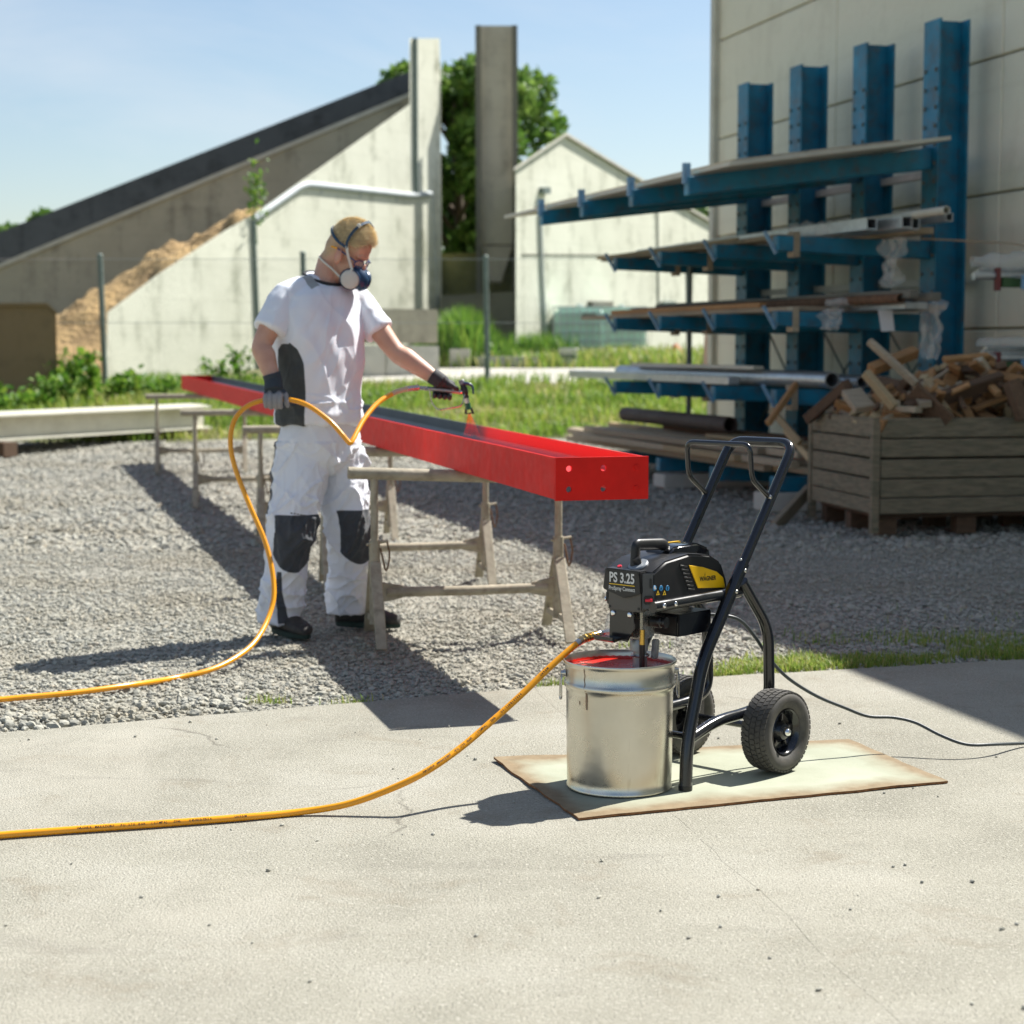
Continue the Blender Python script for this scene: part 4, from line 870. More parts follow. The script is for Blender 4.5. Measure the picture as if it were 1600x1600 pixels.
for k in range(270):
    fa = rgw.uniform(.03, .97); fb = rgw.uniform(.06, .94); top = .74 + .42 * max(0, 1 - abs(fa * Lx - .95) / 1.0) ** .8 * (1 - .5 * abs(fb - .5)); lay = rgw.random() ** .4
    z = .62 + (top - .62) * lay; mat, nm = kinds[rgw.randrange(7)]; L_ = rgw.uniform(.12, .38) * (1.5 if rgw.random() < .12 else 1); w = rgw.uniform(.03, .09); h = rgw.uniform(.02, .05)
    if rgw.random() < .3: rot = Euler((rgw.uniform(-.6, .6), rgw.uniform(-.5, .5), math.pi / 2 + rgw.uniform(-.5, .5))).to_matrix()
    else: rot = Euler((rgw.uniform(-1, 1), rgw.uniform(-.7, .7), rgw.uniform(0, 6.28))).to_matrix()
    mx = L_ / 2 * .9; a = min(max(fa * Lx, mx * .8), Lx - .1); b = min(max(fb * Ly, mx * .75), Ly - mx * .6)
    scrap(cpt(a, b, z), L_, w, h, rot, mat, f'{nm} in the heap in the wooden crate', f'{nm}s heaped in the crate')
def scrap2(pa, pb, Ya, Yb, w, h, mat, label):
    a, b = at(*pa, Ya), at(*pb, Yb); mb = MB(); mb.bar(a, b, w, h, (0, -.6, 1)); o = mb.build('wood_offcut', M[mat], bevel=.004, seg=1); tag(o, label, 'offcut')
scrap2((1358, 533), (1432, 600), 12.55, 12.35, .04, .05, 'wood_grey', 'thin grey batten sticking up from the heap in the crate')
scrap2((1352, 582), (1398, 636), 12.3, 12.2, .05, .06, 'wood_pale', 'pale square batten leaning down the left of the heap')
scrap2((1360, 578), (1430, 550), 12.45, 12.7, .07, .07, 'wood_warm', 'thick yellow beam end on top of the heap')
scrap2((1415, 640), (1565, 592), 12.3, 12.5, .06, .10, 'wood_dark', 'long dark brown beam lying across the heap')
scrap2((1475, 562), (1545, 556), 12.6, 12.75, .05, .035, 'wood_warm', 'flat tan strip on the crest of the heap')
scrap2((1580, 595), (1602, 655), 12.3, 12.25, .10, .08, 'wood_dark', 'blackened beam leaning at the right end of the heap')
scrap2((1425, 610), (1480, 662), 12.30, 12.24, .03, .16, 'wood_dark', 'broad brown board leaning on the crate rim')
scrap2((1262, 655), (1325, 600), 13.2, 12.7, .06, .07, 'wood_dark', 'long dark batten jutting left out of the crate')
scrap2((1372, 664), (1408, 652), 12.14, 12.4, .07, .08, 'wood_warm', 'orange brown block end resting on the crate corner')
scrap2((1330, 612), (1352, 640), 12.6, 12.4, .14, .05, 'wood_grey', 'pale square board piece on the left of the heap')
# ------------------------------------------------------------------ sawhorses
def sawhorse(cx, cy, rz, half, ztop, label, tilt=0.0):
    Mx = Matrix.Translation((cx, cy, 0)) @ Matrix.Rotation(rz, 4, 'Z')
    t = thing('sawhorse', (cx, cy, 0), label, 'sawhorse', 'steel sawhorses under the beam'); rb = .026
    mb = MB(Mx); mb.tube([(-half - .11, 0, ztop - rb + tilt), (-half * .3, 0, ztop - rb + tilt * .25), (half * .3, 0, ztop - rb - .004), (half + .11, 0, ztop - rb)], rb, 14); mb.build('top_bar', M['tan_steel'], t)
    for s in (-1, 1):
        x = s * half; zt_ = ztop - 2 * rb + (tilt if s < 0 else 0)
        mb = MB(Mx); mb.tube([(x, 0, .30), (x, 0, zt_ + .01)], .0165, 12); up = mb.build('inner_tube', M['tan_steel'], t)
        mb = MB(Mx); mb.tube([(x, 0, .075), (x, 0, .43)], .0235, 12); sl = mb.build('upright', M['tan_steel'], t)
        mb = MB(Mx); mb.tube([(x - .035, -.01, .415), (x + .06, .012, .425)], .006, 8); mb.build('pin', M['tan_steel'], sl)
        mb = MB(Mx); mb.tube(spline([(x + .055, .01, .424), (x + .066, .015, .36), (x + .05, .01, .30), (x + .03, -.02, .36), (x + .022, -.02, .40)], 5), .004, 6); mb.build('chain', M['rust'], sl)
        for d in (-1, 1):
            mb = MB(Mx); mb.bar((x, d * .022, .34), (x + .012 * d, d * .265, .006), .012, .046, (1, 0, 0)); mb.build('leg', M['tan_steel'], t, bevel=.003, seg=1)
        mb = MB(Mx); mb.bar((x, -.205, .085), (x, .205, .085), .012, .026); mb.build('foot_strut', M['tan_steel'], t)
        mb = MB(Mx); q = [(x - s * .02, .165), (x - s * .12, .185), (x - s * .12, .235), (x - s * .02, .255)]; mb.slab([Vector((a, -.01, b)) for a, b in q], (0, .02, 0)); mb.build('gusset', M['tan_steel'], t, bevel=.003, seg=1)
    mb = MB(Mx); mb.tube([(-half + .05, 0, .21), (0, 0, .206), (half - .05, 0, .21)], .021, 12); mb.build('cross_bar', M['tan_steel'], t)
def beam_bottom(Y): return .718 + (.784 - .718) * (Y - 6.4) / 13.6
for cx, cy, rz, half, lab, tl in ((-.19, 7.88, .22, .40, 'nearest tan steel sawhorse under the red beam, right of the painter', .022), (-.55, 9.60, .2, .42, 'second tan sawhorse, standing behind the painter legs', .0), (-1.2, 11.95, .22, .42, 'third tan sawhorse, its bar end just left of the painter hip', 0), (-2.05, 14.55, .2, .43, 'fourth tan sawhorse, further left with its bar over the girders', 0), (-3.1, 18.5, .2, .43, 'farthest tan sawhorse near the end of the red beam', 0)):
    sawhorse(cx, cy, rz, half, beam_bottom(cy) - .003, lab, tl)

# ------------------------------------------------------------------ steel beam
A0 = Vector((.150, 6.40, .718)); A1 = Vector((-3.552, 20.0, .784)); bd = (A1 - A0); BL = bd.length; bx = bd.normalized(); by = Vector((0, 0, 1)).cross(bx).normalized() * -1; bz = bx.cross(-by) * 1
bz = Vector((0, 0, 1)) - bx * bx.z; bz.normalize(); BW, BH = .335, .145
def bp(x, y, z): return A0 + bx * x + by * y + bz * z
Mb = Matrix((bx, by, bz)).transposed().to_4x4(); Mb.translation = A0
# by must point to the right of the beam (away from near flange)
beam = bpy.data.objects.new('steel_beam', None); C.objects.link(beam); beam.matrix_world = Mb; ORI[beam.name] = Vector((0, 0, 0)); beam.empty_display_size = .1
tag(beam, 'long steel beam sprayed red on sawhorses, inside still half grey primer', 'beam')
def blocal(mb, name, mats, fmat=None, **kw):
    o = mb.build(name, mats, beam, **kw)
    if fmat:
        for p in o.data.polygons: p.material_index = fmat(p)
    return o
tf = .014
mb = MB(); mb.box((BL / 2 + .006, tf / 2, BH / 2), (BL - .012, tf, BH)); blocal(mb, 'flange', [M['red'], M['primer']], lambda p: 1 if p.normal.y > .5 else 0, bevel=.003, smooth=0)
mb = MB(); mb.box((BL / 2 + .006, BW - tf / 2, BH / 2), (BL - .012, tf, BH)); blocal(mb, 'flange', [M['red'], M['primer']], lambda p: 1 if (p.normal.y < -.5 or p.normal.z > .5) else 0, bevel=.003, smooth=0)
mb = MB(); mb.box((BL / 2 + .006, BW / 2, BH * .5), (BL - .014, BW - 2 * tf - .001, .012)); blocal(mb, 'web', [M['red'], M['primer']], lambda p: 1 if p.normal.z > .5 else 0, smooth=0)
for y0, s in ((tf, 1), (BW - tf, -1)):
    mb = MB(); n = 5; prof = [(y0 + s * .02 * (1 - math.cos(a)), BH * .5 + .006 + .02 * (1 - math.sin(a))) for a in np.linspace(0, math.pi / 2, n)]
    v = [Vector((x, a, b)) for x in (.02, BL - .01) for a, b in prof]; mb.add(v, [[i, i + 1, n + i + 1, n + i] for i in range(n - 1)]); blocal(mb, 'weld_fillet', M['primer'], smooth=60, fixn=False)
def plate_holes(outline, holes, thick, Mx):
    bm = bmesh.new(); es = []
    def loop(pts):
        vs_ = [bm.verts.new((x, y, 0)) for x, y in pts]
        for i in range(len(vs_)): es.append(bm.edges.new((vs_[i], vs_[(i + 1) % len(vs_)])))
    loop(outline)
    for (cx, cy, r) in holes: loop([(cx + r * math.cos(2 * math.pi * k / 18), cy + r * math.sin(2 * math.pi * k / 18)) for k in range(18)])
    r = bmesh.ops.triangle_fill(bm, edges=es, use_beauty=True)
    fs = [g for g in r['geom'] if isinstance(g, bmesh.types.BMFace)]
    ex_ = bmesh.ops.extrude_face_region(bm, geom=fs); bmesh.ops.translate(bm, verts=[g for g in ex_['geom'] if isinstance(g, bmesh.types.BMVert)], vec=(0, 0, thick))
    bmesh.ops.recalc_face_normals(bm, faces=bm.faces); bm.verts.index_update(); mb = MB(); mb.add([Mx @ v.co for v in bm.verts], [[v.index for v in f.verts] for f in bm.faces]); bm.free(); return mb
Mp = Matrix(((0, 0, 1, -.008), (1, 0, 0, 0), (0, 1, 0, 0), (0, 0, 0, 1)))
hol = [(x, z, .0105) for x in (.047, .172) for z in (.036, .108)]
mb = plate_holes([(-.002, -.003), (BW + .002, -.003), (BW + .002, BH + .002), (-.002, BH + .002)], hol, .012, Mp); blocal(mb, 'end_plate', M['red'], smooth=0)
for z_ in (.036, .108):
    mb = MB(); mb.lathe([(0, .004), (.009, .004), (.0105, 0)], (-.008, .292, z_), (-1, 0, 0), 18); blocal(mb, 'painted_bolt', M['red'])
mb = MB(); mb.box((BL - .003, BW / 2, BH / 2), (.01, BW + .002, BH + .002)); blocal(mb, 'far_end_plate', M['red'], smooth=0)

# ------------------------------------------------------------------ cardboard / hardboard sheet
bc = [gd(771.5, 1185.6, .008), gd(903, 1278, .008), gd(1480.6, 1220, .008), gd(1326.6, 1154.6, .008)]
nu, nv = 70, 40; v = []; ed = []
for j in range(nv):
    for i in range(nu):
        a, b = i / (nu - 1), j / (nv - 1); p = bc[0].lerp(bc[3], a).lerp(bc[1].lerp(bc[2], a), b)
        e = min(a * 1.2, (1 - a) * 1.2, b * .65, (1 - b) * .65)
        if e < .001: p = p + Vector((mn.noise(p * 14), mn.noise(p * 14 + Vector((5, 5, 5))), 0)) * .006
        z = .008 + .004 * max(0, mn.noise(Vector((a * 4, b * 3, 0)))) + (.006 * max(0, 1 - (a * 6 + b * 5)))
        v.append(Vector((p.x, p.y, z))); ed.append(e)
f = [[j * nu + i, (j + 1) * nu + i, (j + 1) * nu + i + 1, j * nu + i + 1] for j in range(nv - 1) for i in range(nu - 1)]
rim = [i for i in range(nu)] + [j * nu + nu - 1 for j in range(1, nv)] + [(nv - 1) * nu + i for i in range(nu - 2, -1, -1)] + [j * nu for j in range(nv - 2, 0, -1)]
nb = len(v); v += [Vector((v[i].x, v[i].y, v[i].z - .0065)) for i in rim]; ed += [0] * len(rim); nr_ = len(rim)
sidef = [[rim[k], rim[(k + 1) % nr_], nb + (k + 1) % nr_, nb + k] for k in range(nr_)]
mb = MB(); mb.v = v; mb.f = f + sidef
o = mb.build('floor_board', [M['board'], M['board_edge']], smooth=30, fixn=False); fattr(o.data, 'edge', ed)
for p in o.data.polygons[len(f):]: p.material_index = 1
tag(o, 'rectangular brown hardboard sheet with pale overspray under the sprayer', 'board')
ZB = .012

# ------------------------------------------------------------------ tin bucket
bkc = Vector((.303, 5.16, ZB)); t = thing('paint_bucket', bkc, 'shiny tinplate bucket of red paint standing on the board', 'bucket')
mb = MB(); mb.lathe([(0, .006), (.143, .006), (.146, .0), (.149, .001), (.149, .007), (.1465, .010), (.148, .03), (.1505, .27), (.1515, .283), (.1555, .287), (.1575, .292), (.1575, .297), (.1555, .302), (.1525, .306), (.1545, .345), (.156, .352), (.1585, .354), (.160, .358), (.1585, .362), (.156, .362), (.154, .358), (.152, .35), (.150, .30), (.147, .04), (.145, .012), (0, .012)], bkc, n=96); mb.build('shell', M['tin'], t, smooth=50)
def drip(px, y0, y1, w, lab_):
    sx = (px - 970) / 82.0; cz = -math.sqrt(1 - sx * sx); mb = MB(); n_ = 12
    for k in range(n_):
        yy = y0 + (y1 - y0) * k / (n_ - 1); zz = at(px, yy, bkc.y - .12).z; rr = float(np.interp(zz - ZB, [.0, .03, .27, .283, .292, .302, .306, .345, .358], [.149, .148, .1505, .1515, .1575, .1555, .1525, .1545, .160])) + .0007
        ww = w * (.55 + .45 * math.sin(3.1 * (k + .5) / n_)) * (1 + .5 * mn.noise(Vector((k * .9, px, 0)))); an = math.asin(sx); off = .002 * mn.noise(Vector((k * .4, px, 5)))
        for q in (-1, 1):
            a2 = an + (q * ww + off) / rr; mb.v.append(Vector((bkc.x + rr * math.sin(a2), bkc.y - rr * math.cos(a2), zz)))
    mb.f = [[2 * k, 2 * k + 1, 2 * k + 3, 2 * k + 2] for k in range(n_ - 1)]; return mb.build('dried_drip', M['drip'], t, smooth=180, fixn=False)
M['drip'] = pm('dried_brown_drip', (.25, .17, .11), .7, var=.3, vs_=60)
drip(915, 1046, 1078, .0016, ''); drip(917, 1080, 1110, .0036, ''); drip(907, 1098, 1104, .0022, '')
mb = MB(); mb.lathe([(0, .339), (.1518, .339)], bkc, n=48); mb.build('red_paint', M['wet_red'], t, smooth=0, fixn=False)
mb = MB(); mb.lathe([(.1505, .338), (.1522, .346)], bkc, n=48); mb.build('paint_ring', M['wet_red'], t, fixn=False)
for ang, in ((R(188),), (R(8),)):
    d = Vector((math.cos(ang), math.sin(ang) * 1, 0)); s_ = Vector((-d.y, d.x, 0)); e = bkc + d * .156 + Vector((0, 0, .325))
    mb = MB(); mb.lathe([(0, .014), (.007, .013), (.009, .006), (.011, 0)], e, d, n=14); er = mb.build('ear', M['steel'], t)
    mb = MB(); q = [e + d * .010 + s_ * .004, e + d * .012 + s_ * .012 - Vector((0, 0, .01)), e + d * .012 + s_ * .016 - Vector((0, 0, .07)), e + d * .012 - s_ * .016 - Vector((0, 0, .078)), e + d * .012 - s_ * .012 - Vector((0, 0, .01)), e + d * .010 - s_ * .002]
    mb.tube(fillet(q, .012, 4), .0022, 7); mb.build('wire_loop', M['steel'], er)

# ------------------------------------------------------------------ airless sprayer on its cart
SA = math.atan2(-.727, -.686); SO = Vector((.643, 5.46, 0)); MS = Matrix.Translation(SO) @ Matrix.Rotation(SA, 4, 'Z')
sf = Vector((math.cos(SA), math.sin(SA), 0)); sn = Vector((-sf.y, sf.x, 0))
def sp(px, py, v):
    p = onplane(px, py, SO + sn * v, sn); d = p - SO; return Vector((d.dot(sf), v, p.z))
spr = thing('paint_sprayer', (SO.x, SO.y, ZB), 'black and yellow airless paint sprayer on a two wheeled tube cart', 'sprayer')
def SB(): return MB(MS)
tv = .115
for s in (1, -1):
    mb = SB(); mb.tube(fillet([(.365, s * .128, ZB + .001), (.351, s * .121, .135), (.276, s * tv, .362), (.088, s * tv, .624)], .055, 8), .0185, 20)
    st = mb.build('side_tube', M['black_paint'], spr, smooth=50)
    mb = SB(); mb.lathe([(0, .012), (.0198, .012), (.0198, 0)], (.365, s * .128, ZB - .0), (0, 0, 1), 20); mb.build('foot_cap', M['black_pl'], st)
    dirm = Vector((.088 - .276, 0, .624 - .362)).normalized()
    for k, (uu, zz) in enumerate(((.101, .606), (.142, .549))):
        mb = SB(); mb.ball((uu, s * (tv + .018), zz), (.006, .004, .006)); mb.build('bolt', M['steel'], st)
    mb = SB(); mb.ball(Vector((.088, s * tv, .624)) + dirm * .004 + Vector((.014, 0, .008)), (.005, .005, .005)); mb.build('bolt', M['steel'], st)
    mb = SB(); mb.tube(fillet([(.088, s * .113, .572), (-.044, s * .113, .42), (-.053, s * .113, .20), (.06, s * .113, .184), (.203, s * .113, .182), (.338, s * .118, .150)], .06, 8), .0165, 18); mb.build('rear_tube', M['black_paint'], spr, smooth=50)
    mb = SB(); mb.tube([(.468 if s > 0 else .43, s * .088, .534), (.085, s * .098, .540)], .0165, 18); ar = mb.build('support_bar', M['black_paint'], spr, smooth=50)
    for uu in (.436, .385):
        mb = SB(); mb.ball((uu, s * (.088 + .017), .536), (.0075, .005, .0075)); mb.build('bolt', M['chrome'], ar)
    mb = SB(); mb.box((.30, s * .074, .552), (.34, .012, .022)); mb.build('rail', M['black_pl'], spr, bevel=.003)
mb = SB(); mb.tube(fillet([(.118, tv, .582), (-.160, tv, .962), (-.160, -tv, .962), (.118, -tv, .582)], .05, 8), .0148, 18); mb.build('handle', M['black_paint'], spr, smooth=50)
mb = SB(); mb.tube(fillet([(-.046, tv, .802), (.050, tv, .866), (.060, tv, .966), (.060, -tv, .966), (.050, -tv, .866), (-.046, -tv, .802)], .026, 8), .0078, 14); lp = mb.build('hose_rack', M['black_paint'], spr, smooth=50)
for s in (1, -1):
    mb = SB(); mb.lathe([(0, .012), (.005, .011), (.007, .006), (.007, 0)], (-.036, s * (tv + .004), .806), Vector((.7, s * .3, .7)), 10); mb.build('bolt', M['steel'], lp)
mb = SB(); mb.tube([(0, -.165, .132), (0, .165, .132)], .011, 12); mb.build('axle', M['black_paint'], spr)
for s in (1, -1):
    mb = SB(); mb.box((-.004, s * .112, .157), (.05, .008, .075)); mb.build('axle_plate', M['black_paint'], spr, bevel=.002)
mb = SB(); mb.tube([(.335, -.115, .155), (.335, .115, .155)], .010, 12); mb.build('cross_tube', M['black_paint'], spr)
mb = SB(); mb.tube(fillet([(.06, .02, .545), (.06, .02, .47), (.03, .02, .455)], .012, 5), .004, 8); mb.build('hook', M['black_paint'], spr)
# wheels
WR = .1195; tyre_prof = [(.068, -.032), (.073, -.038), (.084, -.043), (.099, -.045), (.110, -.042), (.1155, -.034), (.1172, -.018), (.1175, 0), (.1172, .018), (.1155, .034), (.110, .042), (.099, .045), (.084, .043), (.073, .038), (.068, .032), (.062, .02), (.062, -.02), (.068, -.032)]
for s in (1, -1):
    c = Vector((0, s * .176, ZB + WR)); ax = Vector((0, s, 0)); a = Vector((1, 0, 0)); b = Vector((0, 0, 1))
    w = bpy.data.objects.new('wheel', None); C.objects.link(w); w.parent = spr; ORI[w.name] = ORI[spr.name]
    mb = SB(); mb.lathe(tyre_prof, c, ax, 56); mb.build('tyre', M['rubber'], w, smooth=60)
    mb = SB()
    NB = 46
    for k in range(NB):
        for r_, (h0, wd, ph) in enumerate(((-.034, .013, 0), (-.0185, .013, .5), (0, .013, 0), (.0185, .013, .5), (.034, .013, 0))):
            th = 2 * math.pi * (k + ph) / NB; rr = WR - (.0045 if abs(h0) > .03 else .0015); er = a * math.cos(th) + b * math.sin(th); et = -a * math.sin(th) + b * math.cos(th)
            sk = .35 * (1 if h0 > 0 else -1) if h0 else 0; e1 = (ax + et * sk).normalized()
            mb.box(c + ax * h0 + er * rr, (.0128, wd + .001, .0048), Matrix((et, e1, er)).transposed())
    mb.build('tread', M['rubber'], w, smooth=0, fixn=False, kind='stuff')
    mb = SB(); mb.lathe([(.0685, .033), (.066, .037), (.061, .033), (.057, .016), (.052, .009), (.034, .011), (.029, .018), (.023, .030), (.013, .032), (.012, .034), (0, .034)], c, ax, 40); mb.build('rim', M['black_paint'], w, smooth=40)
    mb = SB(); mb.lathe([(.0665, -.02), (.0665, .031)], c, ax, 40); mb.build('rim_barrel', M['black_paint'], w)
    mb = SB()
    for k in range(5):
        th = 2 * math.pi * k / 5 + .4; er = a * math.cos(th) + b * math.sin(th); et = -a * math.sin(th) + b * math.cos(th); mb.box(c + ax * .016 + er * .043, (.010, .007, .022), Matrix((et, ax, er)).transposed())
    mb.build('rim_ribs', M['black_paint'], w, bevel=.002)
    mb = SB(); mb.lathe([(.0135, .030), (.0135, .037), (.0115, .044), (.0075, .049), (0, .051)], c, ax, 24); mb.build('hub_cap', M['chrome'], w, smooth=60)
# motor housing
def Muz(v0): # (u,z) outline extruded along +v
    return Matrix(((1, 0, 0, 0), (0, 0, 1, v0), (0, 1, 0, 0), (0, 0, 0, 1)))
mb = SB(); prof = [(.462, .520), (.466, .626), (.402, .655), (.300, .667), (.205, .657), (.150, .630), (.124, .578), (.118, .545), (.150, .532), (.300, .526)]
mb.prism(prof, .172, Muz(-.086)); hs = mb.build('motor_housing', M['black_pl'], spr, bevel=.007, seg=3)
mb = SB(); mb.prism([(-.064, .514), (.060, .516), (.060, .580), (-.064, .580)], .024, Matrix(((0, 0, 1, .455), (1, 0, 0, 0), (0, 1, 0, 0), (0, 0, 0, 1)))); mb.build('lower_front', pm('bounce_lit_front_plastic', (.085, .078, .068), .45, bs=.1, bscale=600, bdist=.0006), spr, bevel=.004)  # lighter brown than the cover: light bounced off the ground, painted in
mb = SB(); mb.prism([(-.066, .633), (.060, .631), (.064, .570), (.004, .552), (-.075, .573)], .034, Matrix(((0, 0, 1, .455), (1, 0, 0, 0), (0, 1, 0, 0), (0, 0, 0, 1)))); fc = mb.build('front_cover', M['black_pl'], spr, bevel=.003)
mb = SB(); mb.prism([(.478, .061), (.484, .063), (.459, .0858), (.445, .0852)], .100, Matrix(((1, 0, 0, 0), (0, 1, 0, 0), (0, 0, 1, .526), (0, 0, 0, 1)))); ch = mb.build('corner_cheek', pm('grey_cheek_plastic', (.055, .058, .062), .4), spr, bevel=.003)
cn = Vector((.7, .72, 0)).normalized(); ct = Vector((-.72, .7, 0)).normalized(); cc = Vector((.470, .076, 0)); Mc = Matrix((ct, Vector((0, 0, 1)), cn)).transposed()
mb = SB(); mb.box(cc + Vector((0, 0, .552)) + cn * .001, (.026, .024, .008), Mc); rc = mb.build('switch_recess', M['print_k'], spr, bevel=.003)
mb = SB(); mb.tube([cc + Vector((0, 0, .552)) + cn * .004 - ct * .009, cc + Vector((0, 0, .553)) + cn * .009 + ct * .009], .0042, 10); mb.build('toggle', M['red_pl'], rc)
mb = SB(); mb.box(cc + ct * .006 + Vector((0, 0, .598)) + cn * .002, (.005, .026, .006), Mc); mb.build('slot', M['print_k'], spr, bevel=.001)
for v_, z_ in ((-.056, .624), (.052, .622), (-.055, .524), (.049, .526)):
    mb = SB(); u_ = .4895 if z_ > .6 else .4795; mb.lathe([(0, .0006), (.0042, .0006), (.0042, -.002)], (u_, v_, z_), (1, 0, 0), 14); mb.build('screw', M['print_k'], fc if z_ > .6 else spr)
# carry handle, hump, dial
mb = SB(); q = fillet([(.438, .0, .625), (.434, .0, .697), (.312, .0, .690), (.262, .0, .630)], .012, 6); mb.tube(q, .0112, 14, ell=1.5); mb.build('carry_handle', M['black_pl'], spr, smooth=50)
mb = SB(); mb.prism([(.330, .640), (.325, .668), (.305, .683), (.195, .686), (.140, .667), (.132, .635)], .092, Muz(-.058)); hp = mb.build('top_hump', pm('gloss_black_cover', (.008, .008, .009), .12, coat=.6), spr, bevel=.006, seg=3)
mb = SB(); mb.box((.225, -.035, .6866), (.06, .010, .0016)); mb.build('yellow_strip', M['yellow'], hp)
dk = Vector((-.064, 0, .03)).normalized(); mb = SB(); dn = Vector((.42, 0, .9)).normalized()
mb.lathe([(0, .004), (.026, .004), (.029, .001), (.029, -.006)], (.435, .010, .6425), dn, 32); dl = mb.build('dial_plate', M['grey_pl'], spr)
mb = SB(); mb.lathe([(0, .022), (.010, .022), (.012, .018), (.012, .003)], (.435, .010, .6425), dn, 20); mb.build('dial_knob', M['black_pl'], dl)
mb = SB(); mb.lathe([(0, .0058), (.006, .0055), (.007, .002)], (.455, -.040, .6325), dn, 16); mb.build('red_button', M['red_pl'], spr)
# lettering helpers
def glyphs(text, size=1.0, sx=1.0, bold=0.0, spacing=1.0):
    cu = bpy.data.curves.new('txt', 'FONT'); cu.body = text; cu.size = size; cu.offset = bold; cu.space_character = spacing; cu.resolution_u = 3
    ob = bpy.data.objects.new('txt', cu); C.objects.link(ob); dg = bpy.context.evaluated_depsgraph_get(); dg.update()
    me = bpy.data.meshes.new_from_object(ob.evaluated_get(dg)); vs_ = [Vector((v.co.x * sx, v.co.y, 0)) for v in me.vertices]; fs = [list(p.vertices) for p in me.polygons]
    bpy.data.objects.remove(ob); bpy.data.meshes.remove(me); return vs_, fs
def letter(text, org, ex_, ey_, width, height, mat, parent, name='lettering', bold=.02, slant=0.0, spacing=1.0):
    vs_, fs = glyphs(text, 1, 1, bold, spacing); x0, x1 = min(v.x for v in vs_), max(v.x for v in vs_); y0, y1 = min(v.y for v in vs_ ), max(v.y for v in vs_)
    mb = SB(); org, ex_, ey_ = Vector(org), Vector(ex_), Vector(ey_)
    mb.add([org + ex_ * (((v.x - x0) / (x1 - x0)) * width + slant * (v.y - y0) * height) + ey_ * ((v.y - y0) / (y1 - y0) * height) for v in vs_], fs); return mb.build(name, mat, parent, smooth=0, fixn=False)
EV, EZ, EU = (0, 1, 0), (0, 0, 1), (-1, 0, 0); uf = .4902
letter('PS 3.25', (uf, -.048, .5945), EV, EZ, .090, .029, M['print_w'], fc, bold=.028)
mb = SB(); mb.box((uf, -.003, .5895), (.0008, .092, .0022)); mb.build('underline', M['print_y'], fc, smooth=0)
letter('ProSpray Connect', (uf, -.050, .5695), EV, EZ, .094, .0150, M['print_w'], fc, bold=.02)
vo_ = .0866
yp = [sp(x, y, vo_) for x, y in ((1076, 883), (1098, 886), (1119, 893), (1129, 902), (1133, 918), (1090, 919))]
yp = [Vector((min(max(p.x, .136), .40), 0, p.z)) for p in yp]
mb = SB(); mb.prism([(p.x, p.z) for p in yp], .0035, Muz(vo_ - .001)); ypn = mb.build('side_panel', M['yellow'], hs, bevel=.001, seg=1)
l0, l1 = sp(1093, 908.5, .0897), sp(1119, 906, .0897); ex2 = (l1 - l0); wl_ = ex2.length; ex2.normalize(); ey2 = Vector((ex2.z, 0, -ex2.x)); ey2 = -ey2 if ey2.z < 0 else ey2
letter('WAGNER', l0, ex2, ey2, wl_, .0135, M['print_k'], hs, bold=.035)
mb = SB(); p = l0 + ex2 * (wl_ * .29) + ey2 * .0145; mb.add([p, p + ex2 * .0035 + ey2 * .001, p + ex2 * .003 + ey2 * .006, p + ex2 * .0022 + ey2 * .011, p + ex2 * .001 + ey2 * .005], [[0, 1, 2, 3, 4]]); mb.build('flame_mark', M['print_k'], hs, smooth=0, fixn=False)
for k in range(7):
    a = sp(1062 + 2.0 * k, 884 + 6.1 * k, .0862); b = sp(1073 + 2.0 * k, 886 + 6.0 * k, .0862); mb = SB(); mb.bar(a, b, .006, .0052, (0, 1, 0)); mb.build('vent_slot', M['print_k'], hs, bevel=.001, seg=1)
    mb = SB(); mb.bar(a + Vector((0, .001, .0058)), b + Vector((0, .001, .0058)), .004, .0018, (0, 1, 0)); mb.build('vent_rib', M['black_pl'], hs)
for k, px in enumerate((1023, 1033, 1043)):
    c = sp(px, 919, .0868); mb = SB(); mb.lathe([(0, .0006), (.0076, .0006), (.0080, 0)], c, (0, 1, 0), 20); d_ = mb.build('safety_symbol', M['print_b'], hs, smooth=0)
    mb = SB()
    if k == 0: mb.ball(c + Vector((.001, .0007, .001)), (.004, .0004, .0052)); mb.box(c + Vector((-.0032, .0008, -.002)), (.0035, .0004, .003))
    elif k == 1: mb.box(c + Vector((0, .0008, .0)), (.007, .0004, .0022)); mb.box(c + Vector((0, .0008, -.003)), (.004, .0004, .0014))
    else: mb.box(c + Vector((0, .0008, -.001)), (.0026, .0004, .009)); mb.box(c + Vector((0, .0008, .0045)), (.006, .0004, .0016))
    mb.build('pictogram', M['print_w'] if k == 0 else M['black_pl'], hs, smooth=0)
for px in (1027.8, 1038):
    c = sp(px, 926.3, .0868); mb = SB(); mb.slab([c + Vector((.0078, 0, -.006)), c + Vector((-.0078, 0, -.006)), c + Vector((0, 0, .0072))], (0, .0007, 0)); mb.build('warning_triangle', M['print_y'], hs, smooth=0)
    mb = SB(); mb.ball(c + Vector((0, .0009, -.0015)), (.0024, .0003, .0028), nu=8, nv=6); mb.build('pictogram', M['print_k'], hs)
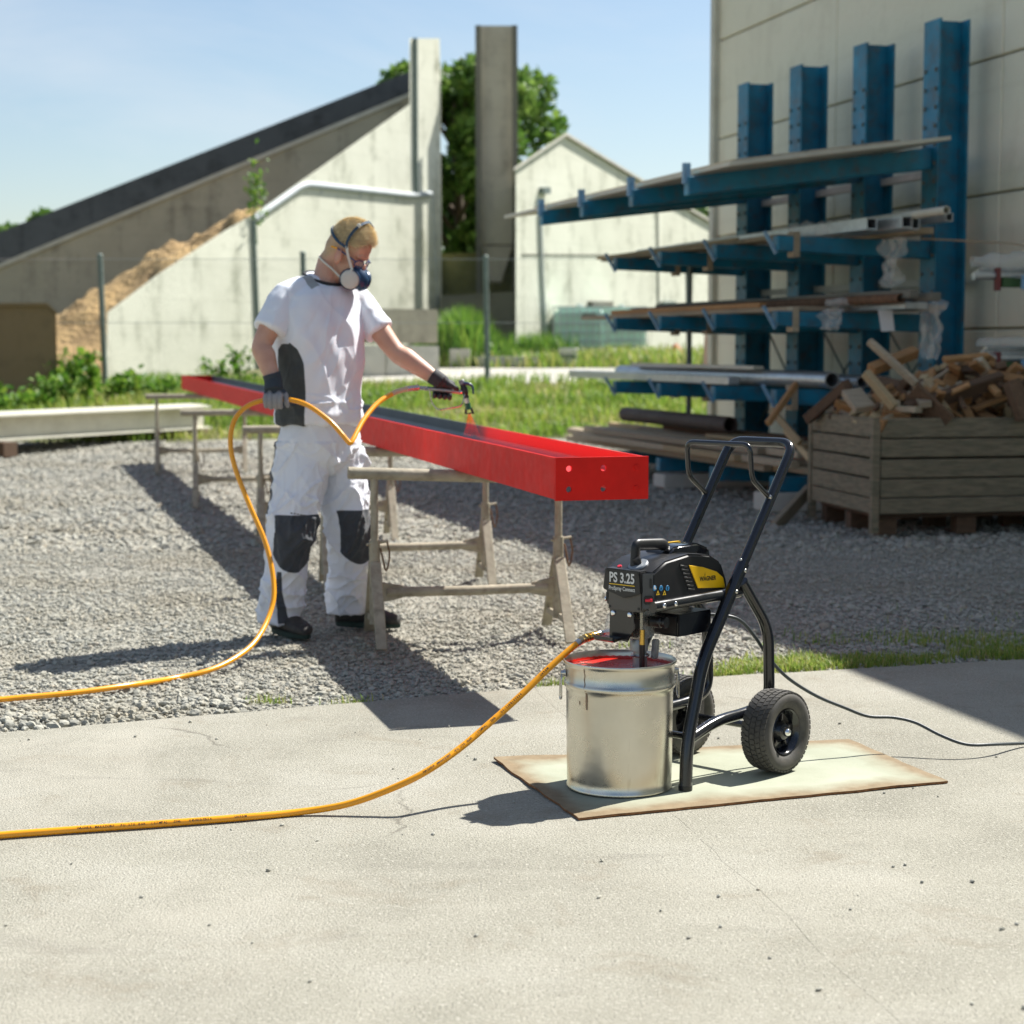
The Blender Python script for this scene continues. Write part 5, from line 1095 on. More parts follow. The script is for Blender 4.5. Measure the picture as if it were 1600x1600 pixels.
# tool box, pump, fittings
mb = SB(); mb.prism([(.350, .437), (.350, .500), (.200, .500), (.200, .437)], .150, Muz(-.062)); tb = mb.build('tool_box', M['black_paint'], spr, bevel=.003)
mb = SB(); mb.box((.351, .02, .468), (.004, .12, .05)); mb.build('box_front', M['black_pl'], tb, bevel=.001)
mb = SB(); mb.box((.418, .002, .480), (.062, .066, .092)); pb_ = mb.build('pump_block', M['steel'], spr, bevel=.006)
mb = SB(); mb.lathe([(.026, 0), (.026, .03), (.020, .04), (.016, .045)], (.418, .0, .398), (0, 0, 1), 24); mb.build('pump_collar', M['zinc'], pb_)
mb = SB(); mb.tube([(.413, 0, .02 + ZB), (.413, 0, .40)], .0185, 20); sc_ = mb.build('suction_tube', M['zinc'], spr)
mb = SB(); mb.lathe([(.0, -.003), (.026, -.003), (.028, 0), (.026, .003), (0, .003)], (.413, 0, .384), (0, 0, 1), 24); mb.build('clamp_ring', M['steel'], sc_)
mb = SB(); mb.lathe([(.0205, 0), (.0205, .045)], (.413, 0, .338), (0, 0, 1), 24); mb.build('sleeve', M['zinc'], sc_)
mb = SB(); mb.prism([(-.060, .516), (.026, .514), (.030, .470), (.004, .428), (-.062, .432)], .004, Matrix(((0, 0, 1, .470), (1, 0, 0, 0), (0, 1, 0, 0), (0, 0, 0, 1)))); br = mb.build('pail_hook', M['black_paint'], spr, bevel=.001)
mb = SB(); mb.prism([(.470, .4335), (.505, .4275), (.514, .432), (.516, .443), (.511, .443), (.509, .4355), (.472, .4395)], .066, Matrix(((1, 0, 0, 0), (0, 0, 1, -.082), (0, 1, 0, 0), (0, 0, 0, 1)))); mb.build('hook_lip', M['black_paint'], br)
for v_ in (-.046, .014):
    mb = SB(); mb.lathe([(0, .006), (.005, .006), (.0075, .004), (.0078, 0)], (.474, v_, .505), (1, 0, 0), 12); mb.build('bolt', M['chrome'], br)
mb = SB(); mb.slab([Vector((.440, -.034, .516)), Vector((.444, -.085, .50)), Vector((.444, -.098, .47)), Vector((.440, -.10, .43)), Vector((.440, -.034, .43))], (.006, 0, 0)); mb.build('splash_guard', M['film'], spr)
mb = SB(); mb.lathe([(0, .0), (.014, 0), (.016, .004), (.016, .030), (.013, .033), (.013, .038), (.016, .041), (.016, .048), (0, .05)], (.405, .036, .482), Vector((-.15, 1, .0)), 20); mb.build('prime_valve', M['black_pl'], spr)
mb = SB(); mb.tube([(.440, .030, .462), (.440, .030, .418)], .0075, 10); mb.build('return_fitting', M['brass'], spr)
mb = SB(); mb.tube([(.440, .030, .42), (.439, .029, .36), (.436, .026, .10)], .0078, 10); mb.build('return_tube', M['black_pl'], spr)
mb = SB(); mb.bar((.385, .035, .43), (.392, .035, .375), .02, .016, (0, 1, 0)); mb.build('valve_housing', M['zinc'], spr, bevel=.003)

# ------------------------------------------------------------------ hoses and cable
def hose_letters(path, s0, text, h, mat, parent, flip=False):
    # characters laid along the path, on the side facing the viewer and up
    L_ = [0]
    for a, b in zip(path, path[1:]): L_.append(L_[-1] + (b - a).length)
    mb = MB(); s = s0
    for chx in text:
        if chx == ' ': s += h * .8; continue
        i = min(max(np.searchsorted(L_, s) - 1, 0), len(path) - 2); f_ = (s - L_[i]) / (L_[i + 1] - L_[i]); p = path[i].lerp(path[i + 1], f_); tg = (path[i + 1] - path[i]).normalized()
        view = (Vector((0, 0, CAMH)) - p).normalized(); nrm = view + Vector((0, 0, .35)); nrm = (nrm - tg * nrm.dot(tg)).normalized(); upv = nrm.cross(tg)
        vs_, fs = GL.setdefault(chx, glyphs(chx, 1, 1, .02)); mb.add([p + nrm * .0103 + tg * (v.x * h) + upv * ((v.y - .35) * h * 1.1) for v in vs_], fs); s += h * .75
    return mb.build('lettering', mat, parent, smooth=0, fixn=False)
GL = {}
h0 = MS @ Vector((.420, -.045, .455))
pth = [h0, at(946, 988.5, 5.25), at(925, 994, 5.23), at(905, 1003, 5.21), at(862, 1040, 5.16), at(812, 1088, 5.10), at(765, 1130, 5.04), at(715, 1172, 4.97), at(660, 1209, 4.90), at(602, 1236, 4.88), at(540, 1257, 4.87)]
pth += [gd(470, 1268.5, .011), gd(380, 1277, .011), gd(250, 1287, .011), gd(120, 1296, .011), gd(0, 1305, .011), gd(-150, 1318, .011), gd(-300, 1335, .011)]
sm_ = spline(pth, 8); i0 = 8 * 3
feed = thing('feed_hose', gd(540, 1259, 0), 'orange paint hose running from the pump across the concrete to the left', 'hose')
mb = MB(); mb.tube(sm_[i0:], .0095, 14); mb.build('tube', M['hose'], feed, smooth=60)
mb = MB(); mb.tube(sm_[4:12], .0085, 8); mb.build('hex_nut', M['steel'], feed, smooth=20)
mb = MB(); mb.tube(sm_[0:5], .006, 10); mb.build('swivel', M['zinc'], feed)
mb = MB(); mb.tube(sm_[11:i0 + 2], .0108, 14); mb.build('sleeve', M['steel'], feed)
coil = []; seg_ = sm_[13:i0]
for k in range(len(seg_) * 12):
    f_ = k / 12; i = min(int(f_), len(seg_) - 2); p = seg_[i].lerp(seg_[i + 1], f_ - i); tg = (seg_[i + 1] - seg_[i]).normalized(); a = tg.orthogonal().normalized(); b = tg.cross(a); an = k * .8
    coil.append(p + a * math.cos(an) * .0112 + b * math.sin(an) * .0112)
mb = MB(); mb.tube(coil, .0013, 5); mb.build('spring', M['brass'], feed)
hl_ = sm_[i0:][::-1]
tot = sum((b - a).length for a, b in zip(hl_, hl_[1:]))
def s_at(px):
    best = None; s = 0
    for a, b in zip(hl_, hl_[1:]):
        q = 800 + FPX * a.x / (a.y * CP - (a.z - CAMH) * SP)
        if best is None and q >= px: best = s
        s += (b - a).length
    return best or 0
for px, tx in ((112, 'WAGNER MARKDORF  PU 270 BAR  (27MPA)  DN6   04-21-2'), (290, '09107054'), (362, 'U490M'), (655, 'WAGNER MARKDORF  PU 270 BAR  (27MPA)  DN6   04-21-2'), (792, '09107054'), (838, 'U490M')):
    hose_letters(hl_, s_at(px), tx, .0085 if px < 500 else .0088, M['print_k'], feed)
# hose held by the painter
ph = [gd(-300, 1122, .011), gd(-150, 1108, .011), gd(0, 1093, .011), gd(110, 1083, .011), gd(200, 1071, .011), at(270, 1060, 6.92), at(325, 1048, 7.02), at(366, 1029, 7.14), at(398, 1003, 7.28), at(420, 963, 7.42), at(428, 920, 7.5), at(417, 855, 7.58), at(388, 785, 7.64), at(367, 730, 7.68), at(360, 690, 7.70), at(366, 657, 7.72), at(383, 637, 7.74), at(405, 627, 7.755), at(428, 624, 7.765), at(449, 624, 7.77), at(480, 633, 7.76), at(515, 658, 7.73), at(537, 682, 7.71)]
ph2 = [at(541, 687, 7.71), at(547, 692.5, 7.71), at(552, 686, 7.73), at(568, 656, 7.83), at(590, 630, 7.93), at(615, 614, 8.0), at(636, 607.5, 8.03)]
spray_hose = thing('gun_hose', gd(60, 1088, 0), 'orange hose looping from the ground through the painter hand to the gun', 'hose')
s1 = spline(ph, 8); s2 = spline(ph2, 8)
mb = MB(); mb.tube(s1 + s2[:int(8 * 5.15)], .0105, 14); mb.build('tube', M['hose'], spray_hose, smooth=60)
mb = MB(); mb.tube(s2[int(8 * 4.95):], .0112, 12); mb.build('sleeve', M['hose_tip'], spray_hose)
mb = MB(); mb.tube([at(634, 607.8, 8.03), at(654, 605.5, 8.05)], .0125, 12); mb.build('ferrule', M['steel'], spray_hose)
# power cable
cb = [MS @ Vector((.20, .0, .478)), MS @ Vector((.15, .02, .474)), at(1150, 966, 5.36), at(1178, 993, 5.42), at(1203, 1030, 5.46), at(1232, 1060, 5.50), at(1275, 1087, 5.54), at(1318, 1105, 5.57), at(1356, 1119, 5.59), at(1395, 1121, 5.62), at(1430, 1129, 5.62), at(1470, 1149, 5.58), at(1510, 1163, 5.56), at(1555, 1163, 5.60), gd(1620, 1160, .008), gd(1760, 1150, .008)]
mb = MB(); mb.tube(spline(cb, 8), .0052, 10); o = mb.build('power_cable', M['cable'], smooth=60); tag(o, 'dark power cable running from the sprayer to the right edge', 'cable')
# ------------------------------------------------------------------ painter
def person_materials():
    m, N, L, P = nodes('skin')
    c = ramp(N, L, tex_noise(N, L, 14, 5), [(.3, (.50, .27, .185)), (.7, (.60, .35, .25))])
    a = N.new('ShaderNodeAttribute'); a.attribute_name = 'scalp'; hc_ = ramp(N, L, tex_noise(N, L, 120, 4, .7), [(.3, (.38, .25, .13)), (.7, (.54, .38, .22))])
    c = mixc(N, L, a.outputs['Fac'], c, hc_)
    e = N.new('ShaderNodeAttribute'); e.attribute_name = 'flush'; c = mixc(N, L, e.outputs['Fac'], c, (.60, .17, .11))
    L.new(c, P.inputs['Base Color']); P.inputs['Roughness'].default_value = .5
    P.inputs['Subsurface Weight'].default_value = .12; P.inputs['Subsurface Radius'].default_value = (.02, .008, .004); P.inputs['Subsurface Scale'].default_value = .3
    bump(N, L, P, tex_noise(N, L, 160, 4), .12, .003); M['skin'] = m
    def cloth(name, base, dark, extra=None):
        m, N, L, P = nodes(name); a = N.new('ShaderNodeAttribute'); a.attribute_name = 'panel'
        b = ramp(N, L, tex_noise(N, L, 6, 4), [(.3, tuple(x * .95 for x in base)), (.7, base)])
        b = mixc(N, L, ramp(N, L, tex_noise(N, L, 5, 6, .7), [(.62, (0, 0, 0)), (.78, (.30,) * 3)]), b, (.50, .47, .42))
        d = ramp(N, L, tex_noise(N, L, 20, 4), [(.3, tuple(x * .8 for x in dark)), (.7, tuple(x * 1.2 for x in dark))])
        f = math_(N, L, 'MULTIPLY_ADD', a.outputs['Fac'], 350.0, True); f.node.inputs[2].default_value = .5
        c = mixc(N, L, f, b, d)
        if extra:
            a2 = N.new('ShaderNodeAttribute'); a2.attribute_name = 'panel2'; f2 = math_(N, L, 'MULTIPLY_ADD', a2.outputs['Fac'], 350.0, True); f2.node.inputs[2].default_value = .5; c = mixc(N, L, f2, c, extra)
        L.new(c, P.inputs['Base Color']); P.inputs['Roughness'].default_value = .85; P.inputs['Sheen Weight'].default_value = .15
        w = N.new('ShaderNodeTexNoise'); w.inputs['Scale'].default_value = 700; tc = N.new('ShaderNodeTexCoord'); L.new(tc.outputs['Object'], w.inputs['Vector'])
        bump(N, L, P, w.outputs['Fac'], .25, .001); return m
    M['shirt'] = cloth('white_tshirt', (.76, .79, .86), (.045, .053, .055), (.30, .32, .32)); M['trousers'] = cloth('white_work_trousers', (.74, .77, .84), (.045, .052, .062))
    m, N, L, P = nodes('work_glove'); a = N.new('ShaderNodeAttribute'); a.attribute_name = 'panel'
    f = math_(N, L, 'MULTIPLY_ADD', a.outputs['Fac'], 120.0, True); f.node.inputs[2].default_value = .5
    c = mixc(N, L, f, (.030, .040, .052), (.27, .26, .265)); c = mixc(N, L, tex_noise(N, L, 60, 4), c, (.02, .02, .02), 'MULTIPLY') if False else c
    L.new(c, P.inputs['Base Color']); P.inputs['Roughness'].default_value = .8; bump(N, L, P, tex_noise(N, L, 400, 3), .3, .002); M['glove'] = m
    M['dark_glove'] = pm('dark_knit_glove', (.028, .030, .034), .75, var=.2, vs_=40, bs=.3, bscale=400, bdist=.002)
    M['shoe'] = pm('dark_work_shoe', (.032, .030, .028), .7, var=.25, vs_=30, dirt=(.10, .08, .06), dscale=14, damt=.5, bs=.3, bscale=200, bdist=.002)
    M['sole'] = pm('green_black_sole', (.012, .03, .022), .8); M['lace'] = pm('grey_lace', (.22, .2, .18), .8)
    M['hair'] = pm('blond_hair', (.82, .64, .38), .5, var=.3, vs_=60, bs=.6, bscale=140, bdist=.004, stretch=(.6, 2, 2))
    M['mask'] = pm('navy_rubber_mask', (.010, .045, .11), .35, var=.1); M['filter'] = pm('off_white_filter', (.56, .54, .50), .8, var=.05, bs=.3, bscale=300, bdist=.001)
    M['strap'] = pm('white_elastic_strap', (.62, .61, .55), .7, var=.05, bs=.3, bscale=250, bdist=.001); M['navy'] = pm('navy_head_cradle', (.012, .05, .10), .7)
    m, N, L, P = nodes('spectacle_lens'); P.inputs['Base Color'].default_value = (.8, .85, .9, 1); P.inputs['Roughness'].default_value = .03
    tr = N.new('ShaderNodeBsdfTransparent'); mx = N.new('ShaderNodeMixShader'); mx.inputs[0].default_value = .18; L.new(tr.outputs[0], mx.inputs[1]); L.new(P.outputs[0], mx.inputs[2]); L.new(mx.outputs[0], N['Material Output'].inputs[0]); M['lens'] = m
    M['blue_frame'] = pm('blue_spectacle_frame', (.03, .06, .16), .3)
person_materials()
cf, cl, UPV = Vector((.72, -.69, 0)).normalized(), Vector((.69, .72, 0)).normalized(), Vector((0, 0, 1))
man = thing('person', (-.86, 8.05, 0), 'painter in white workwear with respirator and gloves spraying the beam', 'person')
hP = R(28); hfh = Vector((.91, -.415, 0)).normalized(); hf = hfh * math.cos(hP) - UPV * math.sin(hP); hl = Vector((-hfh.y, hfh.x, 0)); hu = hf.cross(hl)
hc = at(544, 393, 8.03); HM = Matrix((hf, hl, hu)).transposed().to_4x4(); HM.translation = hc; H3 = Matrix((hf, hl, hu)).transposed()
def hp_(x, y, z): return HM @ Vector((x, y, z))
RS, RE, RW = at(443, 466, 7.93), at(409, 540, 7.86), at(427, 596, 7.79)
LS, LE, LW = at(560, 470, 8.17), at(617, 548, 8.10), at(683, 593, 8.05)
def limb(mb, pts, rad, n=16): mb.tube(spline(pts, 5), [float(r) for r in np.interp(np.linspace(0, len(pts) - 1, 5 * (len(pts) - 1) + 1), range(len(pts)), rad)], n)
mb = MB()
T = Vector((-.835, 8.05, 0))
mb.loft([(T + UPV * z, cl * w, cf * d) for z, w, d in ((.78, .14, .10), (.86, .165, .115), (.97, .15, .108), (1.10, .142, .10), (1.26, .165, .113), (1.40, .178, .10))] + [(Vector((-.82, 8.05, 1.475)), cl * .13, cf * .08), (Vector((-.812, 8.053, 1.53)), cl * .066, cf * .066)], 20)
mb.tube([Vector((-.818, 8.06, 1.46)), Vector((-.800, 8.055, 1.53)), hp_(-.055, 0, -.085), hp_(-.035, 0, -.02)], [.072, .060, .058, .06], 16)
for S, E_, W_ in ((RS, RE, RW), (LS, LE, LW)):
    limb(mb, [S, S.lerp(E_, .45), E_, E_.lerp(W_, .28), E_.lerp(W_, .7), W_], [.062, .050, .0415, .046, .036, .0275])
RH, RK, RA = Vector((-.90, 8.0, .82)), Vector((-.945, 7.905, .45)), Vector((-1.015, 7.99, .09))
LH, LK, LA = Vector((-.765, 8.12, .82)), Vector((-.715, 8.075, .45)), Vector((-.735, 8.205, .09))
for H_, K_, A_ in ((RH, RK, RA), (LH, LK, LA)): limb(mb, [H_, H_.lerp(K_, .5), K_, K_.lerp(A_, .35), A_], [.085, .073, .055, .053, .038])
for c, r in (((-.008, 0, .035), (.097, .075, .098)), ((-.040, 0, -.005), (.068, .064, .08)), ((.028, 0, -.045), (.060, .058, .083)), ((.046, 0, -.098), (.044, .044, .034)), ((.094, 0, -.030), (.017, .011, .022)), ((.078, 0, .012), (.016, .048, .014)), ((.06, 0, .04), (.03, .055, .05)), ((.05, -.038, -.04), (.03, .022, .03)), ((.05, .038, -.04), (.03, .022, .03))): mb.ball(hp_(*c), r, H3, 18, 12)
for s in (-1, 1):
    e = Matrix.Rotation(s * .35, 3, 'Z') @ Matrix.Rotation(-.25, 3, 'Y'); mb.ball(hp_(.010, s * .081, -.022), (.022, .012, .034), H3 @ e, 14, 10); mb.ball(hp_(.012, s * .077, -.048), (.010, .008, .012), H3, 10, 8)
me, co, nr = remeshed(mb, .0055, 5, .5)
loc_ = (co - np.array(hc)) @ np.array(H3)   # head-local coordinates
sm = lambda a, b, x: np.clip((x - a) / (b - a), 0, 1) ** 2 * (3 - 2 * np.clip((x - a) / (b - a), 0, 1))
hz_ = np.interp(loc_[:, 0], [-.12, -.06, -.02, .02, .05, .075, .12], [-.085, -.07, -.012, -.004, .012, .05, .075])
sc = sm(-.022, .03, loc_[:, 2] - hz_) * (np.linalg.norm(loc_, axis=1) < .17)
ear = np.exp(-((np.abs(loc_[:, 1]) - .078) / .012) ** 2 - ((loc_[:, 0] - .008) / .02) ** 2 - ((loc_[:, 2] + .02) / .03) ** 2) + .6 * np.exp(-((loc_[:, 0] - .095) / .02) ** 2 - (loc_[:, 1] / .02) ** 2 - ((loc_[:, 2] + .04) / .02) ** 2)
sc = sc * (1 - np.clip(ear * 2, 0, 1)); fattr(me, 'scalp', np.clip(sc * .9, 0, 1)); fattr(me, 'flush', np.clip(ear, 0, .75))
mesh_obj('body', me, co, M['skin'], man)

def ridg(p, s): return 1 - abs(mn.noise(Vector((p[0] * s[0], p[1] * s[1], p[2] * s[2]))))
def wrinkle(co, nr, f): 
    d = np.array([f(p) for p in co]); return co + nr * d[:, None]
# ---- shirt
mb = MB(); TS = Vector((-.833, 8.05, 0))
srings = [(.918, .200, .165), (.96, .196, .162), (1.05, .180, .147), (1.2, .190, .150), (1.33, .203, .146), (1.41, .212, .126)]
mb.loft([(TS + UPV * z, cl * w, cf * d, 2.3) for z, w, d in srings] + [(Vector((-.822, 8.05, 1.462)), cl * .205, cf * .112), (Vector((-.818, 8.055, 1.505)), cl * .150, cf * .098 - UPV * .012), (Vector((-.812, 8.058, 1.540)), cl * .080, cf * .080 - UPV * .030)], 28)
for S_ in (RS, LS): mb.tube([Vector((-.826, 8.05, 1.485)), Vector((-.826, 8.05, 1.485)).lerp(S_ + Vector((0, 0, .005)), .55) + Vector((0, 0, .010)), S_ + Vector((0, 0, .002))], [.068, .066, .064], 16)
def sleeve(S, E_, f, r0, r1):
    d = (E_ - S).normalized(); a = d.cross(cf).normalized(); b = d.cross(a)
    mb.loft([(S - d * .04, a * r0 * .8, b * r0 * .8), (S + d * .02, a * r0, b * r0), (S.lerp(E_, f * .6), a * r1, b * r1 * .95), (S.lerp(E_, f), a * (r1 + .006), b * (r1 + .002))], 20)
sleeve(RS, RE, .66, .064, .066); sleeve(LS, LE, .60, .062, .062)
me, co, nr = remeshed(mb, .006, 12, .5)
def fs(p):
    z = p[2]; k = .0
    w = .5 * mn.noise(Vector((p[0] * 3, p[1] * 3, z * 3 + 9))); k += .009 * ridg((p[0] + .35 * z + .12 * w, p[1], z), (7.5, 7.5, 2.4)) ** 4 + .011 * mn.noise(Vector((p[0] * 10 + 4 * z, p[1] * 10, z * 3.5)))
    k += .006 * mn.noise(Vector((p[0] * 19 - 9 * z, p[1] * 19, z * 9))) + .004 * ridg((p[0] - .55 * z + .1 * w, p[1], z), (15, 15, 6)) ** 5
    k += .012 * max(0, 1 - abs(z - .995) / .06) * (ridg(p, (8, 8, 24)) ** 6)
    k += .006 * mn.noise(Vector((p[0] * 4, p[1] * 4, z * 3)))
    return k * (1 - .6 * max(0, min(1, (z - 1.40) / .06)))
co = wrinkle(co, nr, fs)
q = co - np.array(TS); a_ = q @ np.array(cl); b_ = q @ np.array(cf); th = np.arctan2(b_, -a_); z = co[:, 2]
wid = np.interp(z, [.9, 1.02, 1.17, 1.235, 1.285], [.42, .42, .40, .27, 0.0]); sd = (wid - np.abs(th - .12)) * .12
sd = np.where((a_ < 0) & (z < 1.29) & (a_ > -.26), sd, -.05); sleeve_side = np.linalg.norm(np.cross(co - np.array(RS), np.array((RE - RS).normalized())), axis=1) < .1
sd = np.where(sleeve_side & (z > 1.26), -.05, sd); fattr(me, 'panel', sd)
hem = np.minimum(.0012 - np.abs(z - .948), 0.02)
sh = q - np.array(((RS + Vector((.095, .03, .035))) - TS)); yk = .024 - np.abs((co - np.array(RS)) @ np.array(cl) - .098); yk = np.minimum(yk, z - 1.455); yk = np.minimum(yk, .050 - np.abs(b_ - .03)); fattr(me, 'panel2', np.maximum(yk, -.05))
mesh_obj('shirt', me, co, M['shirt'], man)
nk = Vector((-.812, 8.058, 1.537)); mb = MB(); ring = [nk + cl * (.083 * math.cos(t_)) + cf * (.083 * math.sin(t_)) - UPV * (.030 * math.sin(t_)) for t_ in np.linspace(0, 2 * math.pi, 33)]
mb.tube(ring, .0095, 10, caps=False); mb.build('collar', pm('black_collar', (.02, .023, .025), .85), man, smooth=180)
# ---- trousers
mb = MB(); TP = Vector((-.835, 8.05, 0))
mb.loft([(TP + UPV * z, cl * w, cf * d, 2.2) for z, w, d in ((.70, .12, .09), (.76, .178, .135), (.85, .188, .148), (.92, .172, .136), (.965, .160, .126))], 26)
legs = {'R': ([(-.895, 8.0, .80), (-.922, 7.965, .63), (-.945, 7.91, .45), (-.985, 7.945, .25), (-1.012, 7.985, .10), (-1.015, 7.985, .055)], [.118, .108, .097, .083, .090, .093]),
        'L': ([(-.762, 8.115, .80), (-.738, 8.10, .63), (-.716, 8.075, .45), (-.722, 8.13, .25), (-.733, 8.185, .11), (-.735, 8.19, .065)], [.115, .102, .089, .077, .086, .089])}
for k_ in legs:
    P_, r_ = legs[k_]; fd = Vector((.75, -.66, 0)) if k_ == 'R' else Vector((.9, -.4, 0)); fd.normalize(); sd_ = Vector((-fd.y, fd.x, 0))
    mb.loft([(Vector(p), fd * r, sd_ * r * .9, 2.2) for p, r in zip(P_, r_)], 22)
me, co, nr = remeshed(mb, .006, 10, .5)
def ft(p):
    z = p[2]; w = mn.noise(Vector((p[0] * 4, p[1] * 4, z * 4 + 3))); k = .015 * ridg((p[0] + .08 * w, p[1], z + .8 * p[0]), (8, 8, 4.2)) ** 9 + .006 * mn.noise(Vector((p[0] * 5, p[1] * 5, z * 4)))
    k += .011 * ridg((p[0] - .6 * z + .06 * w, p[1], z + .4 * p[1]), (13, 13, 6)) ** 10 + .005 * ridg((p[0], p[1], z + .1 * w), (24, 24, 17)) ** 10
    if z > .84: k *= .3
    if z < .36: k += .015 * ridg((p[0], p[1], z + .06 * w + .3 * p[0]), (6, 6, 15)) ** 7 * min(1, (.36 - z) / .15)
    k += .012 * ridg((p[0] + p[1], p[1], z - p[0] + .05 * w), (7, 7, 13)) ** 8 * max(0, 1 - abs(z - .58) / .14)
    return k * (.35 + .65 * min(1, max(0, (z - .07) / .08)))
co = wrinkle(co, nr, ft); z = co[:, 2]; isR = (co[:, 0] - (-.835)) * .69 + (co[:, 1] - 8.05) * .72 < 0
pan = np.full(len(co), -.05)
for k_ in legs:
    P_ = np.array(legs[k_][0]); o_ = np.argsort(P_[:, 2]); ax_ = np.stack([np.interp(z, P_[o_, 2], P_[o_, 0]), np.interp(z, P_[o_, 2], P_[o_, 1])], 1); q = co[:, :2] - ax_
    fd = np.array((.55, -.84)) if k_ == 'R' else np.array((.72, -.69)); sdv = np.array((-fd[1], fd[0])); af = np.arctan2(q @ sdv, q @ fd)
    lim = 1.35 if k_ == 'R' else 1.15; zc, hz2 = (.415, .118) if k_ == 'R' else (.425, .115)
    s = np.minimum((lim - np.abs(af)) * .09, hz2 - np.abs(z - zc - .012 * np.cos(af * 1.5) * np.where(z < zc, -1, 0) - .035 * af ** 2 * np.where(z < zc, 1, 0)))
    m_ = isR if k_ == 'R' else ~isR; 
    if k_ == 'R':
        out = np.arctan2(q @ np.array((-.2, -.98)), q @ np.array((-.98, .2))); s2 = np.minimum((.42 - np.abs(out)) * .1, np.minimum(z - .53, .93 - z)); s = np.maximum(s, s2)
        bc_ = np.interp(z, [.05, .12, .2, .3], [-.15, -.35, -.62, -.75]); s = np.maximum(s, np.minimum((np.interp(z, [.05, .12, .3], [.30, .22, .12]) - np.abs(af - bc_)) * .09, np.minimum(.29 - z, z - .06)))
    else: s = np.maximum(s, np.minimum((.30 - np.abs(af - 1.2)) * .09, np.minimum(.22 - z, z - .05)))
    pan = np.where(m_, np.maximum(pan, s), pan)
fattr(me, 'panel', pan); mesh_obj('trousers', me, co, M['trousers'], man)
# small dashes above the right knee patch
mb = MB()
for k in range(5):
    a = at(454 + k * 5, 801.5 + k * .8, 7.795); b = at(457.2 + k * 5, 802.2 + k * .8, 7.795); mb.bar(a, b, .004, .008, (0, 1, 0))
mb.build('stitch_mark', M['print_k'], man)
# ---- shoes
def shoe(heel, toe, name):
    heel, toe = Vector(heel), Vector(toe); d = (toe - heel); L_ = d.length; d.normalize(); s = Vector((-d.y, d.x, 0)); mb = MB()
    R_ = []
    for f, w, h in ((.0, .026, .055), (.05, .036, .085), (.22, .040, .108), (.38, .042, .100), (.55, .046, .075), (.75, .050, .058), (.9, .044, .045), (.98, .028, .034), (1.0, .012, .024)):
        R_.append((heel + d * (L_ * f) + UPV * (.018 + h / 2), s * w, UPV * (h / 2), 2.6))
    mb.loft(R_, 18); up = mb.build('shoe', M['shoe'], man, smooth=180)
    mb = MB(); n = 24; poly = []
    for k in range(n):
        t_ = 2 * math.pi * k / n; f = .5 + .515 * math.cos(t_); w = .050 * math.sin(t_) * (.88 + .18 * f) * (1 if abs(math.sin(t_)) < .9 else 1); poly.append(heel + d * (L_ * f) + s * w)
    mb.slab([p + UPV * .002 for p in poly], (0, 0, .024)); mb.build('sole', M['sole'], up, bevel=.004)
    mb = MB()
    for k in range(4):
        f = .36 + .07 * k; zz = .018 + float(np.interp(f, [.36, .55, .62], [.101, .075, .068])); c = heel + d * (L_ * f) + UPV * zz; mb.tube([c - s * .026 - UPV * .010, c + UPV * .004, c + s * .026 - UPV * .010], .004, 6)
    mb.build('laces', M['lace'], up)
shoe((-1.045, 8.065, 0), (-.872, 7.835, 0), 'R'); shoe((-.785, 8.225, 0), (-.498, 8.165, 0), 'L')
# ---- hair, respirator, spectacles (head space)
def HB(): return MB(HM)
mb = HB(); nu, nv = 64, 40; v = []; keep = {}
for j in range(nv + 1):
    ph_ = -math.pi / 2 + math.pi * j / nv
    for i in range(nu):
        t_ = 2 * math.pi * i / nu; d = Vector((math.cos(ph_) * math.cos(t_), math.cos(ph_) * math.sin(t_), math.sin(ph_)))
        p = Vector((-.008 + .1 * d.x, .0775 * d.y, .037 + .1005 * d.z)); thick = .002 + .004 * max(0, d.z) * (1 + .5 * d.x) + .006 * max(0, d.x) * max(0, d.z)
        if p.z < .05: thick *= max(.15, 1 - (.05 - p.z) / .05)
        nn = mn.noise(p * 45) * .006 + mn.noise(p * 110) * .003; p = p + d * (thick + nn * min(1, thick / .008) - .002)
        v.append(p); hz1 = float(np.interp(p.x, [-.12, -.07, -.02, .02, .05, .075, .14], [.055, .055, .062, .066, .070, .084, .098])); keep[len(v) - 1] = p.z > hz1 + .006 * mn.noise(p * 60)
fcs = []
for j in range(nv):
    for i in range(nu):
        q = [j * nu + i, j * nu + (i + 1) % nu, (j + 1) * nu + (i + 1) % nu, (j + 1) * nu + i]
        if all(keep[k] for k in q): fcs.append(q)
mb.add(v, fcs); hair = mb.build('hair', M['hair'], man, smooth=180, fixn=False)
rg_ = np.random.default_rng(3); n = 15000; d = rg_.normal(size=(n * 3, 3)); d[:, 2] = np.abs(d[:, 2]); d /= np.linalg.norm(d, axis=1)[:, None]; d = d[d[:, 2] > -.1][:n]; n = len(d)
lift = .97 + .075 * np.clip(d[:, 2], 0, 1) + .04 * np.clip(d[:, 0], 0, 1) * np.clip(d[:, 2], 0, 1); base = np.stack([-.008 + .100 * d[:, 0] * lift, .0775 * d[:, 1] * lift, .037 + .1005 * d[:, 2] * lift], 1); hv = np.array([.8, 0, .12])[None] + d * .42 + rg_.normal(0, .20, (n, 3)); hv /= np.linalg.norm(hv, axis=1)[:, None]
ln = rg_.uniform(.012, .032, n) * np.clip((base[:, 2] - .005) / .07, .12, 1) ; tip = base + hv * ln[:, None]; w_ = np.cross(hv, d); w_ /= np.linalg.norm(w_, axis=1)[:, None] + 1e-9; w_ *= .00095
okk = base[:, 2] > np.interp(base[:, 0], [-.12, -.02, .05, .08, .14], [.02, .03, .045, .082, .100]) + rg_.uniform(-.012, .012, n); base, tip, w_ = base[okk], tip[okk], w_[okk]; n = len(base)
